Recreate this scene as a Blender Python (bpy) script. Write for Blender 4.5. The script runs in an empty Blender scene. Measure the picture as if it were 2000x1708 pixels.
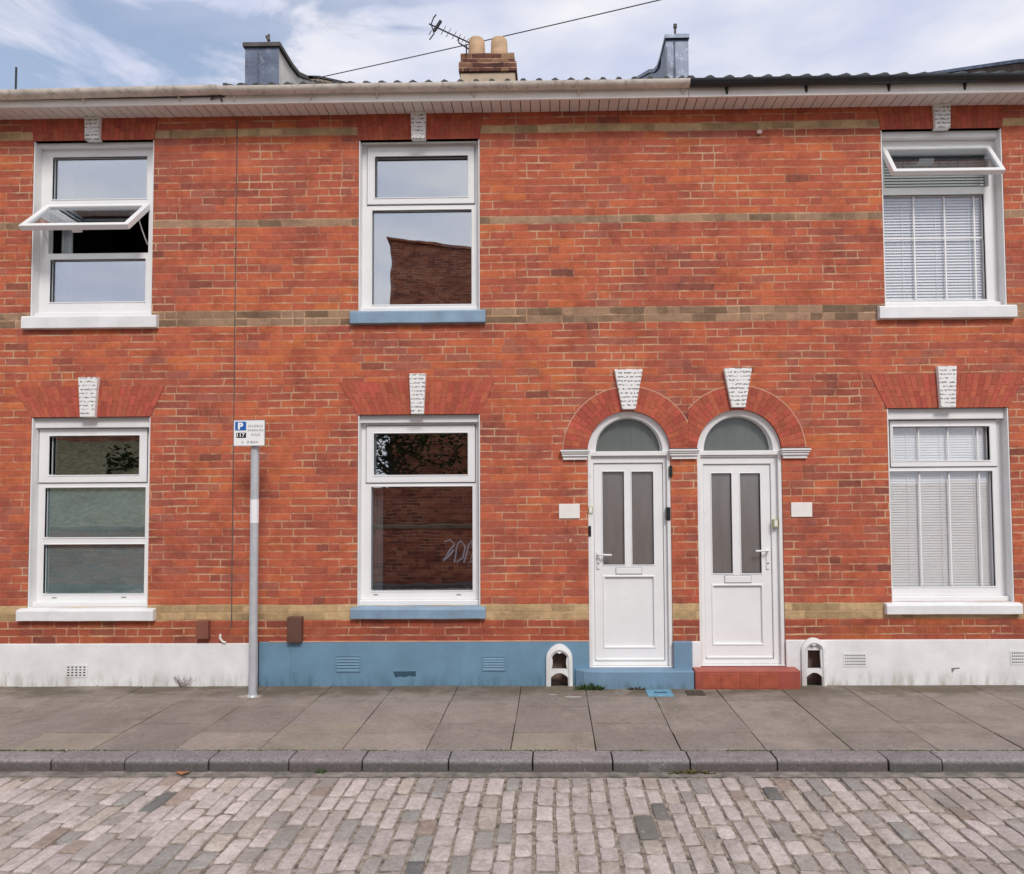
import bpy, bmesh, math, random
from mathutils import Matrix, Vector, noise
random.seed(7)
R_ = math.radians
scene = bpy.context.scene

# ------------------------------------------------------------------ camera
F, PPX, PPY, IW, IH = 1379.0, 1058.0, 910.0, 2000.0, 1708.0
CAM = Vector((0, -7.0, 1.87))
ROT = Matrix.Rotation(.0165, 3, 'Z') @ Matrix.Rotation(math.pi/2 + .040, 3, 'X') @ Matrix.Rotation(-.006, 3, 'Z')
cd = bpy.data.cameras.new('camera'); cam = bpy.data.objects.new('camera', cd)
scene.collection.objects.link(cam); scene.camera = cam
cam.matrix_world = Matrix.Translation(CAM) @ ROT.to_4x4()
cd.sensor_width = 36; cd.lens = F/IW*36; cd.clip_end = 2000; cd.clip_start = .05
cd.shift_x = -(PPX-IW/2)/IW; cd.shift_y = (PPY-IH/2)/IW

def W(px, py, y=0.0):
    """where the sight line of a measured photo point meets the plane at depth y"""
    d = ROT @ Vector(((px-PPX)/F, (PPY-py)/F, -1))
    return CAM + d*((y-CAM.y)/d.y)

# ------------------------------------------------------------------ world, sun, exposure
SUN_EL, SUN_AZ = 45, 20          # azimuth off the street's front (towards the left)
world = bpy.data.worlds.new('World'); scene.world = world; world.use_nodes = True
nt = world.node_tree; N = nt.nodes; L = nt.links
for n in list(N): N.remove(n)
out = N.new('ShaderNodeOutputWorld'); bg = N.new('ShaderNodeBackground'); L.new(bg.outputs[0], out.inputs[0])
bg.inputs[1].default_value = .1
sky = N.new('ShaderNodeTexSky'); sky.sky_type = 'NISHITA'; sky.sun_disc = False
sky.sun_elevation = R_(SUN_EL); sky.sun_rotation = R_(180+SUN_AZ)
sky.air_density = 1.0; sky.dust_density = .6; sky.ozone_density = 1.4
tc = N.new('ShaderNodeTexCoord')
mp = N.new('ShaderNodeMapping'); L.new(tc.outputs['Generated'], mp.inputs[0])
mp.inputs['Rotation'].default_value = (0, R_(-38), 0); mp.inputs['Scale'].default_value = (1.1, 1.1, 3.2)
mp0 = N.new('ShaderNodeMapping'); L.new(tc.outputs['Generated'], mp0.inputs[0])
mp0.inputs['Rotation'].default_value = (0, R_(-50), 0); mp0.inputs['Scale'].default_value = (1.5, 1.2, 5.0)
cn = N.new('ShaderNodeTexNoise'); cn.inputs['Scale'].default_value = 2.0; cn.inputs['Detail'].default_value = 9; cn.inputs['Roughness'].default_value = .56; cn.inputs['Distortion'].default_value = .5
L.new(mp.outputs[0], cn.inputs[0])
cw = N.new('ShaderNodeTexNoise'); cw.inputs['Scale'].default_value = 2.6; cw.inputs['Detail'].default_value = 8; cw.inputs['Roughness'].default_value = .6; cw.inputs['Distortion'].default_value = .8
L.new(mp0.outputs[0], cw.inputs[0])
sep = N.new('ShaderNodeSeparateXYZ'); L.new(tc.outputs['Generated'], sep.inputs[0])
def wm(op, a, b, c=None, clamp=False):
    m = N.new('ShaderNodeMath'); m.operation = op; m.use_clamp = clamp
    for i, v in enumerate((a, b, c)):
        if v is None: continue
        if isinstance(v, (int, float)): m.inputs[i].default_value = v
        else: L.new(v, m.inputs[i])
    return m.outputs[0]
# cloud cover: thick to the right and behind, thin wisps to the left
base = wm('ADD', wm('ADD', wm('MULTIPLY', sep.outputs[0], 1.35), .86), wm('MULTIPLY', sep.outputs[1], -.45))
base = wm('ADD', base, .42)
f1 = wm('ADD', wm('MULTIPLY', wm('SUBTRACT', cn.outputs[0], .5), 2.6), base)
f2 = wm('MULTIPLY', wm('SUBTRACT', cw.outputs[0], .47, clamp=True), 6.0)
fac = wm('ADD', f1, f2)
fac = wm('MINIMUM', wm('MAXIMUM', fac, .20), .97)
crn = N.new('ShaderNodeTexNoise'); crn.inputs['Scale'].default_value = 3.0; crn.inputs['Detail'].default_value = 6
L.new(mp.outputs[0], crn.inputs[0])
cr = N.new('ShaderNodeValToRGB'); L.new(crn.outputs[0], cr.inputs[0])
cr.color_ramp.elements[0].position = .38; cr.color_ramp.elements[0].color = (.66, .71, .88, 1)
cr.color_ramp.elements[1].position = .62; cr.color_ramp.elements[1].color = (1.0, .99, 1, 1)
cs = N.new('ShaderNodeMix'); cs.data_type = 'RGBA'; cs.blend_type = 'MULTIPLY'; cs.inputs[0].default_value = 1
L.new(cr.outputs[0], cs.inputs[6]); cs.inputs[7].default_value = (8.0, 8.0, 8.2, 1)
sg = N.new('ShaderNodeMix'); sg.data_type = 'RGBA'; sg.blend_type = 'MULTIPLY'; sg.inputs[0].default_value = 1
L.new(sky.outputs[0], sg.inputs[6]); sg.inputs[7].default_value = (2.2, 1.9, 1.65, 1)
mx = N.new('ShaderNodeMix'); mx.data_type = 'RGBA'
L.new(fac, mx.inputs[0]); L.new(sg.outputs[2], mx.inputs[6]); L.new(cs.outputs[2], mx.inputs[7])
L.new(mx.outputs[2], bg.inputs[0])

sd = bpy.data.lights.new('sun', 'SUN'); sun = bpy.data.objects.new('sun', sd); scene.collection.objects.link(sun)
sd.energy = 2.0; sd.angle = R_(16); sd.color = (1, .965, .91)
az, el = R_(SUN_AZ), R_(SUN_EL)
tosun = Vector((math.sin(az)*math.cos(el), -math.cos(az)*math.cos(el), math.sin(el)))
sun.rotation_euler = tosun.to_track_quat('Z', 'Y').to_euler()
vs = scene.view_settings; vs.view_transform = 'Standard'; vs.look = 'None'; vs.gamma = 1; vs.use_curve_mapping = False
vs.exposure = .25
scene.cycles.max_bounces = 8; scene.cycles.transparent_max_bounces = 16
scene.cycles.use_denoising = True

# ------------------------------------------------------------------ mesh helpers
WPOS = {}
class MB:
    def __init__(s): s.v = []; s.f = []; s.m = []; s.c = []
    def add(s, vs_, fs, mat=0, col=(1, 1, 1)):
        b = len(s.v); s.v += [tuple(v) for v in vs_]
        for f in fs: s.f.append([b+i for i in f]); s.m.append(mat); s.c.append(col)
        return s
    def box(s, x0, x1, y0, y1, z0, z1, mat=0, col=(1, 1, 1)):
        v = [(x, y, z) for x in (x0, x1) for y in (y0, y1) for z in (z0, z1)]
        return s.add(v, [(0,1,3,2), (4,6,7,5), (0,4,5,1), (2,3,7,6), (0,2,6,4), (1,5,7,3)], mat, col)
    def prism(s, poly, y0, y1, mat=0, col=(1, 1, 1)):
        """polygon in x-z pushed from y0 (front) to y1"""
        n = len(poly)
        if n < 3: return s
        v = [(x, y0, z) for x, z in poly]+[(x, y1, z) for x, z in poly]
        return s.add(v, [tuple(range(n))[::-1], tuple(range(n, 2*n))]+[(i, (i+1) % n, n+(i+1) % n, n+i) for i in range(n)], mat, col)
    def ring(s, outer, inner, y0, y1, mat=0, col=(1, 1, 1)):
        n = len(outer)
        v = [(x, y0, z) for x, z in outer]+[(x, y0, z) for x, z in inner]+[(x, y1, z) for x, z in outer]+[(x, y1, z) for x, z in inner]
        f = []
        for i in range(n):
            j = (i+1) % n
            f += [(i, j, n+j, n+i), (2*n+i, 3*n+i, 3*n+j, 2*n+j), (i, 2*n+i, 2*n+j, j), (n+i, n+j, 3*n+j, 3*n+i)]
        return s.add(v, f, mat, col)
    def plate(s, outer, holes, y0, y1, mat=0, hole_mat=None, back=True):
        """a slab x0,x1,z0,z1 with rectangular holes"""
        hm = mat if hole_mat is None else hole_mat
        x0, x1, z0, z1 = outer
        xs = sorted({x0, x1, *[min(max(h[i], x0), x1) for h in holes for i in (0, 1)]})
        zs = sorted({z0, z1, *[min(max(h[i], z0), z1) for h in holes for i in (2, 3)]})
        def solid(i, j):
            if i < 0 or j < 0 or i >= len(xs)-1 or j >= len(zs)-1: return False
            cx, cz = (xs[i]+xs[i+1])/2, (zs[j]+zs[j+1])/2
            return not any(h[0] < cx < h[1] and h[2] < cz < h[3] for h in holes)
        for i in range(len(xs)-1):
            for j in range(len(zs)-1):
                if not solid(i, j): continue
                a, b, c, d = xs[i], xs[i+1], zs[j], zs[j+1]
                s.add([(a, y0, c), (b, y0, c), (b, y0, d), (a, y0, d)], [(0, 1, 2, 3)], mat)
                if back: s.add([(a, y1, c), (b, y1, c), (b, y1, d), (a, y1, d)], [(3, 2, 1, 0)], mat)
                if not solid(i-1, j): s.add([(a, y0, c), (a, y0, d), (a, y1, d), (a, y1, c)], [(0, 1, 2, 3)], hm if i else mat)
                if not solid(i+1, j): s.add([(b, y0, c), (b, y1, c), (b, y1, d), (b, y0, d)], [(0, 1, 2, 3)], hm)
                if not solid(i, j-1): s.add([(a, y0, c), (a, y1, c), (b, y1, c), (b, y0, c)], [(0, 1, 2, 3)], hm)
                if not solid(i, j+1): s.add([(a, y0, d), (b, y0, d), (b, y1, d), (a, y1, d)], [(0, 1, 2, 3)], hm)
        return s
    def tube(s, pts, r, n=8, mat=0, col=(1, 1, 1), r1=None):
        pts = [Vector(p) for p in pts]; rs = []
        for i, p in enumerate(pts):
            d = (pts[min(i+1, len(pts)-1)]-pts[max(i-1, 0)]).normalized()
            a = d.orthogonal().normalized() if i == 0 else (rs[-1]-d*rs[-1].dot(d)).normalized()
            rs.append(a); bvec = d.cross(a)
            rr = r if r1 is None else r+(r1-r)*i/(len(pts)-1)
            s.v += [tuple(p+(a*math.cos(2*math.pi*k/n)+bvec*math.sin(2*math.pi*k/n))*rr) for k in range(n)]
        b = len(s.v)-n*len(pts)
        for i in range(len(pts)-1):
            for k in range(n):
                s.f.append([b+i*n+k, b+i*n+(k+1) % n, b+(i+1)*n+(k+1) % n, b+(i+1)*n+k]); s.m.append(mat); s.c.append(col)
        s.f += [[b+k for k in range(n)][::-1], [b+(len(pts)-1)*n+k for k in range(n)]]; s.m += [mat]*2; s.c += [col]*2
        return s
    def lathe(s, prof, cx, cy, n=24, mat=0):
        b = len(s.v)
        for r, z in prof: s.v += [(cx+r*math.cos(2*math.pi*k/n), cy+r*math.sin(2*math.pi*k/n), z) for k in range(n)]
        for i in range(len(prof)-1):
            for k in range(n): s.f.append([b+i*n+k, b+i*n+(k+1) % n, b+(i+1)*n+(k+1) % n, b+(i+1)*n+k]); s.m.append(mat); s.c.append((1, 1, 1))
        s.f.append([b+(len(prof)-1)*n+k for k in range(n)]); s.m.append(mat); s.c.append((1, 1, 1))
        return s
    def xform(s, fn): s.v = [tuple(fn(Vector(v))) for v in s.v]; return s
    def build(s, name, mats, parent=None, bevel=0, smooth=False, tint=False, origin=None, seg=1):
        if not isinstance(mats, (list, tuple)): mats = [mats]
        if origin is None:
            o = Vector([(min(v[i] for v in s.v)+max(v[i] for v in s.v))/2 for i in range(3)]); o.z = min(v[2] for v in s.v)
        else: o = Vector(origin)
        me = bpy.data.meshes.new(name); me.from_pydata([tuple(Vector(v)-o) for v in s.v], [], s.f)
        for m in mats: me.materials.append(m)
        me.polygons.foreach_set('material_index', s.m)
        if tint:
            ca = me.color_attributes.new('tint', 'FLOAT_COLOR', 'CORNER'); k = 0; arr = []
            for f, c in zip(s.f, s.c): arr += [c[0], c[1], c[2], 1.0]*len(f)
            ca.data.foreach_set('color', arr)
        bm = bmesh.new(); bm.from_mesh(me); bmesh.ops.remove_doubles(bm, verts=bm.verts, dist=1e-5); bmesh.ops.recalc_face_normals(bm, faces=bm.faces); bm.to_mesh(me); bm.free()
        if smooth:
            me.polygons.foreach_set('use_smooth', [True]*len(me.polygons))
            me.set_sharp_from_angle(angle=R_(40))
        ob = bpy.data.objects.new(name, me); scene.collection.objects.link(ob)
        WPOS[ob.name] = o
        if parent: ob.parent = parent; ob.location = o-WPOS[parent.name]
        else: ob.location = o
        if bevel:
            b = ob.modifiers.new('bevel', 'BEVEL'); b.width = bevel; b.segments = seg; b.limit_method = 'ANGLE'; b.angle_limit = R_(40)
        return ob
def thing(name, loc, label, cat, group=None):
    o = bpy.data.objects.new(name, None); scene.collection.objects.link(o); o.location = loc; o.empty_display_size = .3
    WPOS[o.name] = Vector(loc); return tag(o, label, cat, group)
def tag(o, label=None, cat=None, group=None, kind=None):
    if label: o['label'] = label
    if cat: o['category'] = cat
    if group: o['group'] = group
    if kind: o['kind'] = kind
    return o

# ------------------------------------------------------------------ materials
def newmat(name):
    m = bpy.data.materials.new(name); m.use_nodes = True; t = m.node_tree
    return m, t, t.nodes['Principled BSDF']
class G:
    """tiny node-graph helper"""
    def __init__(s, t): s.t = t
    def n(s, typ, **k):
        nd = s.t.nodes.new('ShaderNode'+typ)
        for a, b in k.items(): setattr(nd, a, b)
        return nd
    def l(s, a, b): s.t.links.new(a, b)
    def put(s, sock, v):
        if v is None: return
        if isinstance(v, (int, float)): sock.default_value = v
        elif isinstance(v, tuple): sock.default_value = v if len(v) == 4 or sock.type == 'VECTOR' else (*v, 1)
        else: s.l(v, sock)
    def m(s, op, a, b=None, c=None, clamp=False):
        nd = s.n('Math', operation=op, use_clamp=clamp)
        for i, v in enumerate((a, b, c)): s.put(nd.inputs[i], v)
        return nd.outputs[0]
    def pos(s):
        return s.n('NewGeometry').outputs['Position']
    def noise(s, vec, scale, detail=4, rough=.55, dist=0):
        nd = s.n('TexNoise'); nd.inputs['Scale'].default_value = scale; nd.inputs['Detail'].default_value = detail
        nd.inputs['Roughness'].default_value = rough; nd.inputs['Distortion'].default_value = dist
        s.l(vec, nd.inputs['Vector']); return nd.outputs[0]
    def xyz(s, v): return s.n('SeparateXYZ'), v
    def sepv(s, v): nd = s.n('SeparateXYZ'); s.l(v, nd.inputs[0]); return nd.outputs
    def comb(s, x, y, z):
        nd = s.n('CombineXYZ')
        for i, v in enumerate((x, y, z)): s.put(nd.inputs[i], v)
        return nd.outputs[0]
    def mapv(s, v, scale): nd = s.n('Mapping'); s.l(v, nd.inputs[0]); nd.inputs['Scale'].default_value = scale; return nd.outputs[0]
    def ramp(s, fac, stops, interp='LINEAR'):
        nd = s.n('ValToRGB'); s.put(nd.inputs[0], fac); r = nd.color_ramp; r.interpolation = interp
        while len(r.elements) < len(stops): r.elements.new(.5)
        for e, (p, c) in zip(r.elements, stops): e.position = p; e.color = (*c, 1)
        return nd.outputs[0]
    def smooth(s, v, a, b, lo=0.0, hi=1.0):
        nd = s.n('MapRange', interpolation_type='SMOOTHSTEP'); s.put(nd.inputs[0], v)
        for i, x in enumerate((a, b, lo, hi)): s.put(nd.inputs[i+1], x)
        return nd.outputs[0]
    def mix(s, fac, a, b, mode='MIX'):
        nd = s.n('Mix', data_type='RGBA', blend_type=mode); s.put(nd.inputs[0], fac); s.put(nd.inputs[6], a); s.put(nd.inputs[7], b); return nd.outputs[2]
    def bump(s, h, strength, dist, normal=None):
        nd = s.n('Bump'); nd.inputs['Strength'].default_value = strength; nd.inputs['Distance'].default_value = dist; s.l(h, nd.inputs['Height'])
        return nd.outputs[0]

def plain(name, col, rough=.5, var=.08, scale=6, bump=0, metal=0, spec=.5, dirt=None, dirt_amt=0, bscale=120):
    m, t, p = newmat(name); g = G(t); P = g.pos()
    nz = g.noise(P, scale, 5)
    c = g.mix(1.0, (*col, 1), g.ramp(nz, [(.25, (1-var*2,)*3), (.75, (1+var,)*3)]), 'MULTIPLY')
    if dirt:
        d = g.smooth(g.noise(P, scale*3.1, 7, .7), .62-.16*dirt_amt, .80, 0, min(1, .35+dirt_amt*.5))
        c = g.mix(d, c, (*dirt, 1))
    g.l(c, p.inputs['Base Color']); p.inputs['Roughness'].default_value = rough; p.inputs['Metallic'].default_value = metal
    p.inputs['Specular IOR Level'].default_value = spec
    if bump: g.l(g.bump(g.noise(P, bscale, 4), bump, .002), p.inputs['Normal'])
    return m

Z0, HU, HL, BW = 3.578, .0778, .0754, .2355
def brick_mat(name, mode='wall'):
    m, t, p = newmat(name); g = G(t); P = g.pos(); x, y, z = g.sepv(P)
    wn = g.n('TexNoise'); wn.inputs['Scale'].default_value = 1.1; wn.inputs['Detail'].default_value = 5; wn.inputs['Roughness'].default_value = .62; g.l(P, wn.inputs['Vector'])
    wr, wg, wb = g.sepv(wn.outputs['Color'])
    fn = g.n('TexNoise'); fn.inputs['Scale'].default_value = 38; fn.inputs['Detail'].default_value = 3; g.l(P, fn.inputs['Vector'])
    fr, fg, fb = g.sepv(fn.outputs['Color'])
    u = g.m('ADD', g.m('ADD', x, y), g.m('ADD', g.m('MULTIPLY', g.m('SUBTRACT', wr, .5), .09), g.m('MULTIPLY', g.m('SUBTRACT', fr, .5), .011)))
    zz = g.m('ADD', z, g.m('ADD', g.m('MULTIPLY', g.m('SUBTRACT', wg, .5), .030), g.m('MULTIPLY', g.m('SUBTRACT', fg, .5), .009)))
    d = g.m('SUBTRACT', zz, Z0); up = g.m('GREATER_THAN', d, 0)
    h = g.m('ADD', g.m('MULTIPLY', up, HU-HL), HL)
    rv = g.m('DIVIDE', d, h); row = g.m('FLOOR', rv); fv = g.m('MULTIPLY', g.m('FRACT', rv), h)
    def hsh(a, b, c):
        w = g.n('TexWhiteNoise', noise_dimensions='3D'); g.l(g.comb(a, b, c), w.inputs['Vector']); return w
    rh = hsh(row, 3.7, 1.1).outputs[0]
    off = g.m('ADD', g.m('MULTIPLY', g.m('MODULO', g.m('ADD', row, 200), 2), .5), g.m('MULTIPLY', rh, .16))
    uu = g.m('ADD', g.m('DIVIDE', u, BW), off); col = g.m('FLOOR', uu); fu = g.m('FRACT', uu)
    hd = g.m('GREATER_THAN', hsh(col, row, 9.3).outputs[0], .86)
    fu2 = g.m('FRACT', g.m('MULTIPLY', fu, 2)); half = g.m('MULTIPLY', g.m('GREATER_THAN', fu, .5), hd)
    fuL = g.m('ADD', g.m('MULTIPLY', fu, g.m('SUBTRACT', 1, hd)), g.m('MULTIPLY', fu2, hd))
    wL = g.m('SUBTRACT', BW, g.m('MULTIPLY', hd, BW/2))
    a = g.m('MULTIPLY', fuL, wL); b = g.m('SUBTRACT', wL, a)
    mu = g.m('MINIMUM', a, b); mv = g.m('MINIMUM', fv, g.m('SUBTRACT', h, fv))
    jh = g.m('GREATER_THAN', hsh(g.m('FLOOR', g.m('ADD', uu, .5)), row, 4.4).outputs[0], .74)
    dist = g.m('MINIMUM', g.m('ADD', g.m('MULTIPLY', mu, 1.25), g.m('MULTIPLY', jh, .02)), mv)
    wid = g.m('MULTIPLY', g.m('ADD', g.noise(P, 7, 5, .65), .30), .0085)
    mort = g.m('SUBTRACT', 1, g.smooth(dist, g.m('SUBTRACT', wid, .0015), g.m('ADD', wid, .0022)))
    H = hsh(g.m('ADD', col, g.m('MULTIPLY', half, .37)), row, 2.2)
    hv = H.outputs[0]; hr, hg, hb = g.sepv(H.outputs[1])
    clus = g.noise(g.mapv(P, (1, 1, 1.8)), .62, 6, .66)
    val = g.m('ADD', g.m('MULTIPLY', hv, .42), g.m('MULTIPLY', g.m('SUBTRACT', clus, .25), 1.3))
    red = g.ramp(val, [(.0, (.13, .054, .042)), (.12, (.22, .076, .058)), (.28, (.34, .096, .063)), (.46, (.43, .109, .064)), (.64, (.495, .127, .064)), (.80, (.545, .155, .062)), (.95, (.60, .205, .064))])
    prp = g.m('GREATER_THAN', hr, .94)
    red = g.mix(g.m('MULTIPLY', prp, .5), red, (.235, .10, .098, 1))
    dk = g.m('GREATER_THAN', hb, .985)
    red = g.mix(g.m('MULTIPLY', dk, .6), red, (.12, .055, .05, 1))
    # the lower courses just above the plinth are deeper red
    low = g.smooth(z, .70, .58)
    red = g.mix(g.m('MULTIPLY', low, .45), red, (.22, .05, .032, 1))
    if mode == 'wall':
        def eq(k):
            c = g.n('Math', operation='COMPARE'); g.put(c.inputs[0], row); c.inputs[1].default_value = k; c.inputs[2].default_value = .4; return c.outputs[0]
        cream = g.m('ADD', g.m('ADD', eq(25), eq(-38)), eq(-39)); buff = g.m('ADD', g.m('ADD', eq(13), eq(0)), eq(1))
        cc = g.ramp(g.m('ADD', g.m('MULTIPLY', hg, .35), g.m('MULTIPLY', g.noise(P, 1.6, 6, .7), .7)), [(.15, (.16, .115, .07)), (.34, (.33, .235, .12)), (.6, (.54, .38, .20)), (.9, (.60, .45, .26))])
        bc = g.ramp(g.m('ADD', g.m('MULTIPLY', hg, .38), g.m('MULTIPLY', g.noise(P, 1.2, 6, .7), .72)), [(.18, (.10, .07, .048)), (.36, (.19, .12, .075)), (.55, (.32, .205, .13)), (.8, (.44, .27, .17))])
        red = g.mix(cream, red, cc); red = g.mix(buff, red, bc)
    elif mode == 'chimney':
        red = g.ramp(hv, [(0, (.075, .032, .028)), (.7, (.135, .055, .042)), (.88, (.24, .13, .08)), (1, (.30, .19, .11))])
    elif mode == 'far':
        red = g.ramp(hv, [(0, (.22, .08, .055)), (.6, (.40, .135, .08)), (1, (.48, .20, .11))])
    tex = g.noise(P, 70, 6, .7); mid = g.noise(P, 14, 5, .65)
    red = g.mix(1.0, red, g.ramp(tex, [(.28, (.74, .74, .74)), (.72, (1.2, 1.2, 1.2))]), 'MULTIPLY')
    red = g.mix(1.0, red, g.ramp(mid, [(.25, (.84, .81, .80)), (.75, (1.12, 1.12, 1.13))]), 'MULTIPLY')
    red = g.mix(1.0, red, g.ramp(g.noise(g.mapv(P, (1, 1, 1.5)), 2.6, 7, .74), [(.36, (.72, .70, .72)), (.50, (1, 1, 1)), (.66, (1.14, 1.14, 1.12))]), 'MULTIPLY')
    # weathering: pale lime bloom and dark soot patches with their own shapes
    bloom = g.smooth(g.noise(g.mapv(P, (1, 1, 1.4)), 2.4, 7, .7), .55, .76, 0, .30)
    red = g.mix(bloom, red, (.46, .235, .155, 1))
    soot = g.smooth(g.noise(g.mapv(P, (1, 1, 2.2)), 3.3, 7, .72), .64, .76, 0, .5)
    red = g.mix(soot, red, (.10, .045, .035, 1))
    stk = g.m('MULTIPLY', g.smooth(g.noise(g.mapv(P, (1, 1, .16)), 7, 5, .7), .56, .72), g.smooth(g.noise(P, .9, 3), .45, .6), clamp=True)
    red = g.mix(g.m('MULTIPLY', stk, .38), red, (.13, .06, .045, 1))
    mc = g.ramp(g.noise(P, 3.5, 5), [(.3, (.42, .235, .135)), (.7, (.60, .40, .25))])
    worn = g.smooth(g.noise(P, 2.3, 7, .72), .42, .56)      # where pointing is washed red or lost
    vis = g.m('MULTIPLY', mort, g.m('ADD', .16, g.m('MULTIPLY', g.m('SUBTRACT', 1, worn), .80)))
    c = g.mix(vis, red, mc)
    # spots of mortar splashed on
    sp = g.smooth(g.noise(P, 9, 3, .5), .735, .76, 0, .55); c = g.mix(sp, c, (.72, .5, .38, 1))
    # dark pits and hairline cracks
    pit = g.smooth(g.noise(g.mapv(P, (1, 1, 3)), 22, 4, .6), .70, .77, 0, .65); c = g.mix(pit, c, (.07, .025, .02, 1))
    g.l(c, p.inputs['Base Color']); p.inputs['Roughness'].default_value = .88; p.inputs['Specular IOR Level'].default_value = .25
    ht = g.m('ADD', g.m('MULTIPLY', g.m('SUBTRACT', 1, mort), .8), g.m('ADD', g.m('MULTIPLY', tex, .35), g.m('MULTIPLY', hv, .35)))
    g.l(g.bump(ht, .55, .005), p.inputs['Normal'])
    return m

def render_mat(name, col, dirtcol, low=.18):
    """painted cement render, grubby and chipped towards the pavement"""
    m, t, p = newmat(name); g = G(t); P = g.pos(); x, y, z = g.sepv(P)
    n1 = g.noise(P, 3.2, 6); n2 = g.noise(g.mapv(P, (1, 1, .22)), 16, 5, .65)
    c = g.mix(1.0, (*col, 1), g.ramp(n1, [(.3, (.86, .86, .86)), (.7, (1.06, 1.06, 1.06))]), 'MULTIPLY')
    st = g.m('MULTIPLY', g.smooth(z, low, -.01), g.smooth(n2, .38, .72), clamp=True)
    c = g.mix(g.m('MULTIPLY', st, .7), c, (*dirtcol, 1))
    sl = g.smooth(n2, .60, .80, 0, .22); c = g.mix(sl, c, (*dirtcol, 1))
    ch = g.m('MULTIPLY', g.smooth(g.noise(P, 26, 4, .6), .70, .73), g.smooth(z, .24, .05)); c = g.mix(ch, c, (.12, .10, .085, 1))
    hair = g.smooth(g.m('ABSOLUTE', g.m('SUBTRACT', g.noise(P, 2.1, 8, .66), .5)), .0025, .0, 0, .35); c = g.mix(hair, c, (*dirtcol, 1))
    g.l(c, p.inputs['Base Color']); p.inputs['Roughness'].default_value = .62
    g.l(g.bump(g.m('ADD', g.noise(P, 7, 6), g.m('MULTIPLY', g.noise(P, 90, 3), .15)), .45, .008), p.inputs['Normal'])
    return m

def tint_mat(name, rough=.85, var=(.8, 1.15), scale=30, bump=.4, bd=.003, speck=None, stain=None):
    m, t, p = newmat(name); g = G(t); P = g.pos()
    at = g.n('Attribute', attribute_name='tint').outputs['Color']
    c = g.mix(1.0, at, g.ramp(g.noise(P, scale, 6, .68), [(.28, (var[0],)*3), (.72, (var[1],)*3)]), 'MULTIPLY')
    c = g.mix(1.0, c, g.ramp(g.noise(P, scale*.13, 5, .6), [(.3, (.88, .87, .86)), (.7, (1.08, 1.08, 1.08))]), 'MULTIPLY')
    if speck: c = g.mix(g.smooth(g.noise(P, 190, 2), .60, .68, 0, .7), c, (*speck, 1))
    if stain: c = stain(g, P, c)
    g.l(c, p.inputs['Base Color']); p.inputs['Roughness'].default_value = rough; p.inputs['Specular IOR Level'].default_value = .3
    if bump: g.l(g.bump(g.m('ADD', g.noise(P, scale, 6, .7), g.m('MULTIPLY', g.noise(P, scale*6, 3), .4)), bump, bd), p.inputs['Normal'])
    return m

def glass_mat(name, refl=.42, tint=(.92, .95, 1), trans=(.80, .84, .84), wob=.0011, rough=0, diff=None, dw=.5, stk=(6, 1, .5)):
    m, t, p = newmat(name); g = G(t); t.nodes.remove(p); o = t.nodes['Material Output']; P = g.pos()
    gl = g.n('BsdfGlossy'); gl.inputs['Color'].default_value = (*tint, 1); gl.inputs['Roughness'].default_value = rough
    tr = g.n('BsdfTransparent'); tr.inputs['Color'].default_value = (*trans, 1)
    lw = g.n('LayerWeight'); lw.inputs['Blend'].default_value = .5
    f = g.m('ADD', g.m('MULTIPLY', g.m('POWER', lw.outputs['Facing'], 5), 1-refl), refl, clamp=True)
    if diff:
        df = g.n('BsdfDiffuse'); g.put(df.inputs['Color'], g.mix(1.0, (*diff, 1), g.ramp(g.noise(g.mapv(P, stk), 5, 5, .7), [(.3, (.78,)*3), (.7, (1.2,)*3)]), 'MULTIPLY'))
        md = g.n('MixShader'); md.inputs[0].default_value = dw; g.l(tr.outputs[0], md.inputs[1]); g.l(df.outputs[0], md.inputs[2]); tr = md
    bp = g.bump(g.noise(P, 1.7, 2), 1.0, wob); g.l(bp, gl.inputs['Normal'])
    mx_ = g.n('MixShader'); g.l(f, mx_.inputs[0]); g.l(tr.outputs[0], mx_.inputs[1]); g.l(gl.outputs[0], mx_.inputs[2]); g.l(mx_.outputs[0], o.inputs[0])
    return m

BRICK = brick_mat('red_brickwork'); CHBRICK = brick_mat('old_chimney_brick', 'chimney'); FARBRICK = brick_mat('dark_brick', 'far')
UPVC = plain('white_upvc', (.80, .80, .80), .32, .03, 3, dirt=(.60, .57, .51), dirt_amt=.3)
WHITE = plain('white_gloss_timber', (.78, .775, .765), .45, .05, 4, .15, dirt=(.5, .46, .40), dirt_amt=.15)
SILLW = plain('white_painted_stone', (.76, .76, .765), .55, .07, 5, .35, dirt=(.42, .38, .32), dirt_amt=.25, bscale=60)
SILLB = plain('blue_painted_stone', (.23, .335, .445), .5, .12, 6, .35, dirt=(.11, .2, .28), dirt_amt=.4, bscale=60)
PLW = render_mat('white_painted_render', (.80, .80, .80), (.36, .31, .25))
PLB = render_mat('blue_painted_render', (.15, .275, .385), (.045, .12, .17), .16)
BLUEP = render_mat('blue_painted_step', (.165, .275, .385), (.07, .12, .12), .10)
REDP = plain('red_painted_step', (.36, .08, .055), .55, .12, 7, .3, dirt=(.2, .05, .035), dirt_amt=.3, bscale=50)
CREAMG = plain('weathered_cream_gutter', (.72, .65, .57), .45, .14, 5, .1, dirt=(.20, .14, .10), dirt_amt=.95)
BLACKG = plain('black_gutter_plastic', (.018, .020, .024), .3, .15, 5, .05)
FASC = plain('cream_white_fascia', (.86, .82, .77), .4, .06, 4, .05, dirt=(.3, .25, .2), dirt_amt=.2)
SOFF = plain('soffit_board', (.80, .735, .69), .45, .05, 4, .05, dirt=(.28, .22, .17), dirt_amt=.15)
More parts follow.
